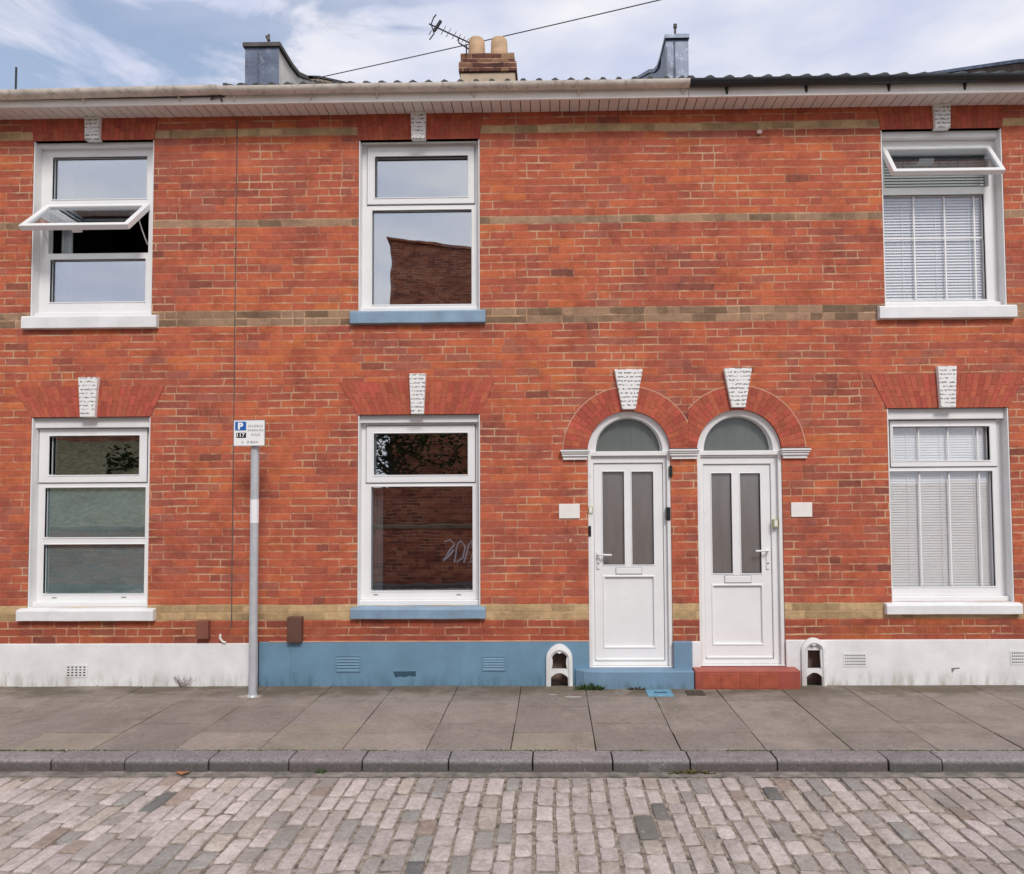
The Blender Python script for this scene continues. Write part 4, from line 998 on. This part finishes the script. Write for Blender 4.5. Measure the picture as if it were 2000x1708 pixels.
def parapet(house, x0, x1, y0, zt_, face_mat, side, cap=False, ld=.30):
    """party-wall upstand: a tall lead-clad front, then a coping that follows the slope back"""
    b = MB(); zb = ZR+.15
    # side outline in y-z
    pr = [(y0, zb-.1), (y0-.01, zt_), (y0+.34, zt_), (y0+.55, zt_+.03), (y0+.80, zt_+.14), (y0+1.2, zt_+.38), (y0+2.73, zt_+1.19), (y0+3.7, zt_+1.70), (y0+3.7, zb+1.3)]
    n = len(pr); vv = [(x0, y_, z_) for y_, z_ in pr]+[(x1, y_, z_) for y_, z_ in pr]
    b.add(vv, [tuple(range(n)), tuple(range(n, 2*n))[::-1]]+[(i, (i+1) % n, n+(i+1) % n, n+i) for i in range(n)])
    p = b.build('party_parapet', face_mat, house, bevel=.008)
    # lead front with flared foot and standing rolls
    l_ = MB(); w0, w1 = x0-.012, x1+.012; K = 8; vv = []
    for i in range(K+1):
        t = i/K; zz = zb-.12+(zt_-zb+.12)*t; fl = .075*max(0, 1-t*1.9)**2
        vv += [(w0-fl, y0-.014-fl, zz), (w1+fl*.8, y0-.014-fl, zz), (w1+fl*.8-(.02 if cap else 0), y0+ld, zz), (w0-fl, y0+ld, zz)]
    ff = []
    for i in range(K):
        for k in range(4): ff.append((i*4+k, i*4+(k+1) % 4, (i+1)*4+(k+1) % 4, (i+1)*4+k))
    ff.append(tuple(K*4+k for k in range(4)))
    l_.add(vv, ff)
    l_.tube([(x0+(x1-x0)*.36, y0-.10, zb-.1), (x0+(x1-x0)*.36, y0-.03, zb+.12), (x0+(x1-x0)*.36, y0-.018, zt_-.03)], .010, 6)
    l_.box(x0+.0, x0+(x1-x0)*.36, y0-.024, y0-.010, zb+.14, zt_-.07)
    l_.build('lead_flashing', LEAD, p)
    # coping
    cp = MB(); e = .03 if cap else .02
    pc = pr[1:-1]
    for (ya, za), (yb, zb_) in zip(pc, pc[1:]):
        vv = [(x_, y_, z_+o_) for x_ in (x0-e, x1+e) for (y_, z_) in ((ya-(.03 if (ya, za) == pc[0] else 0), za), (yb, zb_)) for o_ in (.002, .045)]
        cp.add(vv, [(0, 1, 3, 2), (4, 6, 7, 5), (0, 4, 5, 1), (2, 3, 7, 6), (0, 2, 6, 4), (1, 5, 7, 3)])
    cp.build('coping', COPE if cap else LEAD, p)
    if cap:
        # strip of tan edging tiles along the slope
        tn_ = MB()
        for i in range(14):
            t = i/14; y_ = y0+1.0+2.6*t; z_ = zt_+.17+1.30*t
            y_ = y0+.85+2.75*t; z_ = zt_+.20+(y_-y0-.85)*.53+.045
            tn_.add([(x1+.001, y_, z_-.03), (x1+.001, y_+.17, z_+.055), (x1+.03, y_+.17, z_+.055), (x1+.03, y_, z_-.03), (x1+.001, y_, z_-.07), (x1+.03, y_, z_-.07), (x1+.03, y_+.17, z_+.01), (x1+.001, y_+.17, z_+.01)],
                    [(0, 1, 2, 3), (3, 2, 6, 5), (4, 5, 6, 7), (0, 3, 5, 4)])
        tn_.build('edging_tile', COPEL, p)
    # spike on top
    xs = (x0+x1)/2+(.02 if cap else .0)
    MB().tube([(xs, y0+.10, zt_), (xs+.004, y0+.10, zt_+.22)], .012, 6).tube([(xs+.004, y0+.10, zt_+(.15 if cap else .20)), (xs+(-.018 if cap else .004), y0+.10, zt_+(.20 if cap else .24))], .020, 6).build('finial', COPE, p)
    return p
xa0, xa1 = W(482, 120, .35).x, W(544, 120, .35).x; parapet(HB, xa0, xa1, .35, W(512, 95, .35).z, PARAP, 1, cap=True, ld=.03)
xb0, xb1 = W(1302, 110, .35).x, W(1342, 110, .35).x; parapet(HC, xb0, xb1, .35, W(1322, 79, .35).z, LEAD, -1)
parapet(HC, XR-.12, XR+.10, .35, 6.74, plain('sooty_parapet_brick', (.13, .085, .065), .85, .3, 14, .6), -1)
parapet(HA, XL-.10, XL+.10, .35, 6.60, PARAP, 1)

# chimney of the middle house
YC = 3.7; cl, cr_ = W(899, 130, YC).x, W(1006, 130, YC).x; zt_ = W(952, 104, YC).z; z1 = W(952, 122, YC).z; z2 = W(952, 142, YC).z
ch = MB(); ch.box(cl+.0, cr_-.0, YC, YC+.62, 6.9, z2, 1)
ch.box(cl-.022, cr_+.022, YC-.03, YC+.65, z2+.001, z1, 0); ch.box(cl+.004, cr_-.012, YC-.008, YC+.62, z1+.001, zt_, 0)
cho = ch.build('chimney', [CHBRICK, plain('buff_chimney_render', (.50, .39, .28), .85, .12, 8, .5)], HB, bevel=.008)
for px in (931, 975):
    c_ = W(px, 95, YC+.16); h_ = W(px, 77, YC+.16).z
    MB().lathe([(.145, zt_-.01), (.145, zt_+.06), (.135, zt_+.07), (.128, h_-.06), (.118, h_-.022), (.085, h_-.004), (.04, h_)], c_.x, YC+.16, 24).build('chimney_pot', POT, cho, smooth=True)

# television aerial on the chimney
ae = thing('television_aerial', (W(911, 104, YC-.05).x, YC-.05, zt_), 'black television aerial with short cross rods, fixed beside the left chimney pot', 'aerial')
A_ = lambda px, py, dy=0: W(px, py, YC-.05+dy)
MB().tube([A_(911, 106), A_(911, 88)], .012, 6).tube([A_(915, 96), A_(896, 84), A_(895.5, 75)], .011, 6).build('mast', BLK, ae)
MB().tube([A_(838, 47), A_(917, 84)], .011, 6).build('boom', BLK, ae)
for i, (px, py) in enumerate([(866, 60), (876, 65), (887, 70), (896, 74.5), (905, 78), (912, 81)]):
    d = 9-i*.7; MB().tube([A_(px+d*.55, py-d, .10), A_(px-d*.5, py+d*.85, -.10)], .0052, 5).build('cross_rod', BLK, ae)
MB().tube([A_(861, 41.5), A_(848, 61)], .026, 8).build('dipole_box', BLK, ae)
MB().tube([A_(852, 29), A_(847, 35), A_(842, 48), A_(848, 66), A_(839, 78)], .010, 6).tube([A_(843, 60), A_(837.5, 69)], .006, 5).build('reflector', BLK, ae)

# overhead cable, thin pole beyond the left roof
pa, pb = W(430, 193, 7.8), W(1290, 0, 4.5); d_ = pb-pa; pts = []
for i in range(25):
    t = -.25+1.75*i/24; p_ = pa+d_*t; p_.z -= .0
    p_.z += .12*(t*(t-1)); pts.append(p_)
tag(MB().tube(pts, .0095, 6).build('overhead_cable', BLK), 'thin black cable slanting up across the sky behind the two chimney pots', 'cable')
q = W(31, 165, 3.0); tp = W(31, 132, 3.0)
po = MB().tube([(q.x, 3, 7.0), (q.x, 3, tp.z)], .014, 6).build('roof_pole', BLK); tag(po, 'thin dark pole standing above the roof at the far left', 'pole')

# ------------------------------------------------------------------ parking sign
YS = -.42
pt = W(493, 872, YS); pb_ = W(493, 1359, YS); sgx = (W(493, 1100, YS).x)
sg_ = thing('parking_sign', (sgx, YS+.03, 0), 'grey metal post carrying a small white parking plate with a blue P', 'sign')
MB().tube([(sgx, YS+.035, -.02), (sgx, YS+.035, W(493, 822, YS).z)], .038, 20).build('post', GALV, sg_, smooth=True)
MB().lathe([(.052, .0), (.048, .012), (.040, .02), (.0395, .035)], sgx, YS+.035, 20).build('post_collar', GALV, sg_, smooth=True)
a_, b2 = W(493, 976, YS).z, W(493, 1022, YS).z
MB().tube([(sgx, YS+.0345, b2), (sgx, YS+.0345, a_)], .0395, 20).build('post_sticker', plain('white_vinyl', (.82, .82, .84), .4, .02), sg_, smooth=True)
x0, x1, z0, z1 = fr(456.5, 821, 517, 871, YS-.03); yp = YS-.03
pl = MB().box(x0, x1, yp, yp+.006, z0, z1).build('sign_plate', plain('reflective_white', (.84, .84, .83), .4, .02), sg_, bevel=.002)
MB().plate((x0-.003, x1+.003, z0-.003, z1+.003), [shrink((x0, x1, z0, z1), .002)], yp-.001, yp+.008).build('plate_edge', GREYG, pl)
MB().box(sgx-.05, sgx+.05, yp+.0065, YS+.07, (z0+z1)/2-.02, (z0+z1)/2+.02).build('bracket', GALV, sg_)
def rel(a, c): return x0+(x1-x0)*a, z1-(z1-z0)*c
BLUE = plain('sign_blue', (.012, .12, .42), .4, .03); INK = plain('sign_black', (.012, .012, .015), .5, .02); SW = plain('sign_white', (.86, .87, .88), .4, .02)
ax, az_ = rel(.045, .40); bx_, bz_ = rel(.40, .06); MB().box(ax, bx_, yp-.0016, yp+.001, az_, bz_).build('blue_panel', BLUE, pl)
def text(s, cx, cz, h, mat, name, parent, y, squash=1.0, bold=0.0, width=None):
    cu = bpy.data.curves.new(name, 'FONT'); cu.body = s; cu.size = 1; cu.align_x = 'CENTER'; cu.extrude = 0; cu.offset = bold; cu.space_character = 1.0 if width is None else 1.25
    tmp = bpy.data.objects.new('t', cu); scene.collection.objects.link(tmp); dg = bpy.context.evaluated_depsgraph_get()
    me = bpy.data.meshes.new_from_object(tmp.evaluated_get(dg)); bpy.data.objects.remove(tmp)
    zs_ = [v.co.y for v in me.vertices]; lo, hi = min(zs_), max(zs_); k = h/(hi-lo)
    xs_ = [v.co.x for v in me.vertices]; mx_ = (min(xs_)+max(xs_))/2
    if width: squash = width/((max(xs_)-min(xs_))*k)
    b = MB(); b.add([(cx+(v.co.x-mx_)*k*squash, y, cz+(v.co.y-(lo+hi)/2)*k) for v in me.vertices], [tuple(p.vertices) for p in me.polygons])
    return b.build(name, mat, parent)
cx_, cz_ = rel(.222, .23); text('P', cx_, cz_, (z1-z0)*.27, SW, 'letter_p', pl, yp-.0022, 1.15, .05)
ax, az_ = rel(.085, .69); bx_, bz_ = rel(.40, .49); MB().box(ax, bx_, yp-.0016, yp+.001, az_, bz_).build('black_panel', INK, pl)
cx_, cz_ = rel(.235, .585); text('117', cx_, cz_, (z1-z0)*.15, SW, 'panel_figures', pl, yp-.0022, 1.1, .02)
for s_, a, c, hh, sq in (('IDLDBLD', .705, .235, .092, .46), ('DARBOHRQ', .705, .405, .092, .50), ('IN ELSZ', .71, .57, .092, .28), ('O', .285, .86, .092, .06), ('DIBAN', .61, .86, .095, .34)):
    cx_, cz_ = rel(a, c); text(s_, cx_, cz_, (z1-z0)*hh, INK, 'sign_lettering', pl, yp-.0009, 1, .0, (x1-x0)*sq)

# ------------------------------------------------------------------ small things on the pavement
def cover(l, t, r, b, mat, label, inner):
    pa_ = [W(l, b, 0), W(r, b, 0)]
    def gp(px, py):   # point on the ground z=0
        d = ROT @ Vector(((px-PPX)/F, (PPY-py)/F, -1)); k = -CAM.z/d.z; return CAM+d*k
    A, B_, C_, D_ = gp(l, b), gp(r, b), gp(r, t), gp(l, t); x0, x1, y0, y1 = A.x, B_.x, A.y, D_.y
    root = thing('utility_cover', ((x0+x1)/2, (y0+y1)/2, 0), label, 'utility cover')
    MB().box(x0, x1, y0, y1, -.01, .006).build('lid', mat, root, bevel=.002)
    MB().box(x0+.07, x1-.05, (y0+y1)/2-.012, (y0+y1)/2+.018, .002, .0085).build('lid_badge', inner, root)
LB = plain('pale_blue_lid', (.15, .33, .46), .5, .15, 20, dirt=(.3, .3, .28), dirt_amt=.3)
cover(1266, 1348, 1317, 1361, LB, 'pale blue stopcock cover set in the paving below the blue doorstep', VB)
cover(1343, 1350, 1379, 1359, plain('rusty_iron_lid', (.07, .05, .038), .8, .3, 30), 'small rusty brown cover in the paving in front of the red doorstep', COPE)

LEAFG = plain('weed_green', (.07, .13, .035), .7, .3, 40); TWIG = plain('dry_brown_stem', (.12, .07, .045), .9, .3, 40)
def tuft(name, cx, cy, cz, w, h, n, mat, label, dep=.04):
    b = MB()
    for i in range(n):
        x_, y_ = cx+random.uniform(-w, w), cy+random.uniform(-dep, dep); s_ = h*random.uniform(.3, 1)*(1-.6*abs(x_-cx)/w)
        a = random.uniform(0, math.pi); lx, ly = math.cos(a)*.006, math.sin(a)*.006; tx, ty = random.uniform(-.03, .03), random.uniform(-.03, .01)
        b.add([(x_-lx, y_-ly, cz), (x_+lx, y_+ly, cz), (x_+tx*.6+lx, y_+ty*.6+ly, cz+s_*.6), (x_+tx, y_+ty, cz+s_), (x_+tx*.6-lx, y_+ty*.6-ly, cz+s_*.6)], [(0, 1, 2, 3, 4)])
    return tag(b.build(name, mat), label, 'weed')

q = W(1245, 1335, -.17); tuft('weed_tuft', q.x, -.165, 0, .09, .035, 60, TWIG, 'dark dry weeds at the foot of the blue doorstep near the blue cover', .010)
q = W(628, 1500, -1.98); tuft('weed_tuft', q.x, -1.962, RZ, .05, .05, 14, LEAFG, 'tiny grass blades at the kerb foot below the ground floor window with blue sill', .006)
q = W(1352, 1500, -1.99); tuft('weed_tuft', q.x, -1.966, RZ, .16, .035, 90, plain('yellowed_weed', (.20, .18, .06), .8, .3, 40), 'yellowish weeds lying along the kerb foot below the red doorstep', .012)
# dry twiggy plant by the white plinth
b = MB(); q = W(358, 1340, -.05)
for i in range(16):
    a = random.uniform(-1, 1); pts_ = [Vector((q.x+a*.03, -.045+random.uniform(-.015, .01), 0))]
    for k in range(5):
        pts_.append(pts_[-1]+Vector((a*.018+random.uniform(-.014, .014), random.uniform(-.006, .006), random.uniform(.012, .03)*(1-.08*k))))
    b.tube(pts_, .0016, 4, r1=.0008)
    for k in range(3): j_ = random.choice(pts_[1:]); b.tube([j_, j_+Vector((random.uniform(-.03, .03), random.uniform(-.008, .004), random.uniform(-.01, .025)))], .001, 4)
tag(b.build('dry_weed', TWIG), 'dry twiggy brown weed against the foot of the white plinth left of the sign post', 'weed')
# moss line behind the kerb : clumps, uncountable
b = MB()
for i in range(2600):
    x_ = random.uniform(-7, 7); dn = noise.noise(Vector((x_*1.6, 0, 8)))
    if dn < -.02 and random.random() < .85: continue
    y_ = -1.771+random.gauss(0, .004); s_ = random.uniform(.003, .008)
    b.add([(x_-s_, y_-s_*.6, .0), (x_+s_, y_-s_*.6, .0), (x_+s_*.7, y_+s_*.6, .002), (x_, y_, s_*.9)], [(0, 1, 3), (1, 2, 3), (2, 0, 3)])
tag(b.build('moss', plain('kerb_moss', (.085, .10, .03), .95, .4, 30), origin=(0, -1.77, 0)), 'green moss growing in the joint behind the kerb', 'moss', kind='stuff')
# grit along joints of the road
b = MB()
for i in range(14000):
    x_, y_ = random.uniform(-6, 6), (random.uniform(-4.6, -2.0) if i % 4 else -1.96-abs(random.gauss(0, .03))); s_ = random.uniform(.0015, .005)*(1 if random.random() < .95 else 1.7)
    zz = RZ-.008; v = [Vector((random.uniform(-1, 1), random.uniform(-1, 1), random.uniform(0, 1))).normalized()*s_ for _ in range(5)]
    b.add([(x_+p.x, y_+p.y, zz+p.z) for p in v], [(0, 1, 2), (0, 2, 3), (0, 3, 4), (1, 2, 4), (2, 3, 4)])
tag(b.build('grit', plain('stone_grit', (.26, .22, .18), .95, .4, 50), origin=(0, -3.3, RZ)), 'small stones and grit lying between the road setts', 'grit', kind='stuff')
# fallen leaf
q = W(358, 1508, -1.985); b = MB(); n = 12
vv = [(q.x, -1.985, RZ+.014)]+[(q.x+.042*math.cos(2*math.pi*i/n)*(1+.25*(i % 2)), -1.985+.026*math.sin(2*math.pi*i/n)*(1+.2*(i % 2)), RZ+.004+.012*abs(math.cos(2*math.pi*i/n))) for i in range(n)]
b.add(vv, [(0, 1+i, 1+(i+1) % n) for i in range(n)])
tag(b.build('fallen_leaf', plain('orange_leaf', (.36, .15, .07), .8, .2, 60)), 'small orange-brown fallen leaf at the foot of the kerb', 'leaf')

# ------------------------------------------------------------------ across the street (seen in the window glass)
bw = thing('boundary_wall', (0, -8.1, 0), 'low dark brick wall across the street, mirrored in the ground floor window above the blue plinth', 'wall')
MB().box(-22, 16, -8.3, -7.95, -.2, 1.14).build('brickwork', FARBRICK, bw)
MB().box(-22, 16, -8.33, -7.92, 1.141, 1.22).build('coping', plain('tan_coping', (.24, .18, .11), .9, .2), bw, bevel=.01)
b = MB(); GX, GZ = -2.05, .66
for st in ([(-.30, .18), (-.2, .24), (-.1, .12), (-.22, -.02), (-.33, -.22), (-.12, .0)], [(-.12, -.25), (-.05, .05), (.05, .22), (.14, .08), (.08, -.15), (-.06, -.24)], [(.1, -.25), (.22, .12), (.3, .22), (.34, -.02), (.22, -.24), (.5, -.15)]):
    pp = [Vector((GX+a, -7.943, GZ+c)) for a, c in st]; b.tube(pp, .018, 6)
b.xform(lambda v: Vector((v.x, -7.9495+(v.y+7.943)*.05, v.z))).build('graffiti', plain('lilac_spray_paint', (.80, .76, .82), .8, .1), bw)
tag(MB().box(-30, 30, -7.9, -7.55, -.21, -.02).build('footway', SLABD := plain('far_paving', (.17, .15, .13), .9, .2)), kind='structure')
b = MB(); nx, ny = 60, 14; b0 = 0
for j in range(ny+1):
    for i in range(nx+1):
        X = -30+60*i/nx; Y = -8.32-5.6*j/ny; b.v.append((X, Y, .75+(1.35+1.5*max(0, min(1, (-X-6)/4)))*(j/ny)**.8+noise.noise(Vector((X*.4, Y*.4, 0)))*.15))
for j in range(ny):
    for i in range(nx): b.f.append([j*(nx+1)+i, j*(nx+1)+i+1, (j+1)*(nx+1)+i+1, (j+1)*(nx+1)+i]); b.m.append(0); b.c.append((1, 1, 1))
tag(b.build('grass_bank', plain('dry_grass', (.32, .28, .15), .95, .35, 9, .6), smooth=True), kind='structure')
tag(MB().box(-30, 30, -60, -13.9, .3, 2.0).build('terrain', gm), kind='structure')
gbx = W(758, 465, 14.0).x
gb = thing('brick_building', (gbx+4, -18, 2), 'tall dark brick building across the street, mirrored in the upper window with the blue sill', 'building')
pk = W(758, 465, 14.0).z; pk2 = W(920, 482, 14.0).z
b = MB(); b.prism([(gbx, 1.9), (gbx+5.6, 1.9), (gbx+5.6, pk2-.5), (gbx+2.5, pk2), (gbx, pk)], -24, -14).build('wall', FARBRICK, gb)
MB().prism([(gbx-.1, pk+.02), (gbx+2.5, pk2+.02), (gbx+5.7, pk2-.48), (gbx+5.7, pk2-.40), (gbx+2.5, pk2+.08), (gbx-.1, pk+.08)], -24.1, -13.9).build('roof_edge', FARBRICK, gb)
for xx in (gbx+3.4,):
    w_ = MB().box(xx, xx+1.0, -13.995, -13.96, 4.2, 5.6).build('window', UPVC, gb); MB().box(xx+.08, xx+.92, -13.958, -13.95, 4.3, 5.5).build('glass_pane', BLK, w_)
gc = thing('brick_building', (-13, -17, 2), 'lower brown brick building behind the grass bank, mirrored in the lower left window', 'building')
MB().box(-24, -8.6, -22, -14, 1.9, 5.4).build('wall', FARBRICK, gc); MB().prism([(-24.3, 5.41), (-8.3, 5.41), (-9.3, 6.6), (-23.3, 6.6)], -22.2, -13.8).build('roof', TILE, gc)
def tree(x, y, z, h, r, label, n=2600):
    t = thing('tree', (x, y, z), label, 'tree', 'dark trees across the street')
    b = MB(); b.tube([(x, y, z), (x+.1, y, z+h*.3), (x-.05, y+.1, z+h*.6)], .14, 8, r1=.05)
    for k in range(7):
        a = k*.9; b.tube([(x+.08, y, z+h*.25+k*.1), (x+math.cos(a)*r*.5, y+math.sin(a)*r*.5, z+h*.45+k*.12)], .04, 6, r1=.015)
    b.build('trunk', plain('bark', (.07, .055, .04), .9, .3), t)
    c = MB()
    cl_ = [(Vector((random.uniform(-1, 1)*r*.75, random.uniform(-1, 1)*r*.6, h*random.uniform(.3, .92))), random.uniform(.3, .55)*r) for _ in range(16)]
    for i in range(n):
        q_, rr = random.choice(cl_); d_ = Vector((random.gauss(0, 1), random.gauss(0, 1), random.gauss(0, 1))).normalized()*rr*random.uniform(.6, 1)
        p_ = Vector((x, y, z))+q_+d_; u_ = Vector((random.gauss(0, 1), random.gauss(0, 1), random.gauss(0, .6))).normalized(); v_ = u_.orthogonal().normalized(); s_ = random.uniform(.05, .10)
        tn = random.uniform(.6, 1.4); c.add([p_-u_*s_, p_-v_*s_*.5, p_+u_*s_, p_+v_*s_*.5], [(0, 1, 2, 3)], 0, (.045*tn, .065*tn, .022*tn))
    c.build('crown', LEAFT, t, tint=True)
LEAFT = tint_mat('dark_leaves', .7, (.9, 1.1), 5, 0)
tree(-4.4, -11.6, 1.1, 3.7, 1.9, 'dark leafy tree mirrored in the top pane of the ground floor blue-silled window')
tree(-11.2, -11.8, 1.1, 2.1, .9, 'small green bush on the grass bank, mirrored in the lower left window', 1200)

w2 = thing('garden_wall', (2, -8.9, 0), 'taller dark brick wall rising behind the low wall across the street', 'wall')
MB().box(-6.4, 14, -9.05, -8.8, 0, 2.02).build('brickwork', FARBRICK, w2)
for x_, y_, h_, r__, lb in ((-.6, -11.2, 4.0, 2.0, 'round dark tree mirrored in the fanlight over the left door'), (2.9, -11.6, 4.2, 2.1, 'broad dark tree mirrored in the fanlight over the right door')):
    tree(x_, y_, 1.1, h_, r__, lb, 2200)

# quarry tiles set in the front of the red step
QT = plain('orange_red_quarry_tile', (.40, .095, .05), .5, .15, 14, .3, dirt=(.25, .06, .04), dirt_amt=.4)
step_c = [o for o in HC.children if o.name.startswith('doorstep')][0]
ty0, ty1 = .012, W(1447, 1301, 0).z-.028
for k in range(4):
    xa_ = W(1372+37*k, 1325, -.17).x; xb_ = W(1372+37*(k+1), 1325, -.17).x
    MB().box(xa_+.002, xb_-.002, -.1735, -.165, ty0, ty1).build('step_tile', QT, step_c, bevel=.0015)
# mortar pad round the sign post, splash of pale paint on the paving
def blot(cx, cy, rx, ry, z, name, mat, parent, n=26, seed=1):
    rd = random.Random(seed); pts = [(cx+rx*math.cos(2*math.pi*i/n)*rd.uniform(.7, 1.1), cy+ry*math.sin(2*math.pi*i/n)*rd.uniform(.7, 1.1)) for i in range(n)]
    vv = [(x, y, z) for x, y in pts]+[(cx+(x-cx)*1.04, cy+(y-cy)*1.04, z-.006) for x, y in pts]
    return MB().add(vv, [tuple(range(n))]+[(i, n+i, n+(i+1) % n, (i+1) % n) for i in range(n)]).build(name, mat, parent)
blot(sgx-.03, YS+.03, .13, .055, .004, 'mortar_pad', plain('pale_mortar', (.42, .36, .30), .95, .25, 20, .5, dirt=(.2, .16, .12), dirt_amt=.9), sg_)
blot(W(1120, 1357, -.42).x, -.42, .085, .010, .0035, 'paint_splash', plain('pale_paint_splash', (.55, .53, .50), .9, .2, 20), pav, seed=4)
blot(W(1080, 1352, -.3).x, -.34, .05, .014, .0032, 'paint_splash', plain('pale_paint_splash_faint', (.36, .33, .30), .9, .2, 20), pav, seed=9)
# broken render on the right-hand plinth
q = W(1868, 1308, -.022); CHIPM = plain('exposed_render', (.28, .25, .21), .95, .3, 30)
MB().prism([(q.x-.05, q.z+.012), (q.x+.03, q.z+.018), (q.x+.034, q.z+.008), (q.x-.02, q.z+.002), (q.x-.035, q.z-.03), (q.x-.048, q.z-.028)], -.0226, -.0215).build('render_chip', CHIPM, HC)
# extra weeds at the foot of the blue step
q = W(1150, 1335, -.18); tuft('weed_tuft', q.x+.01, -.172, 0, .14, .085, 170, LEAFG, 'taller green weeds at the left end of the blue doorstep', .014)
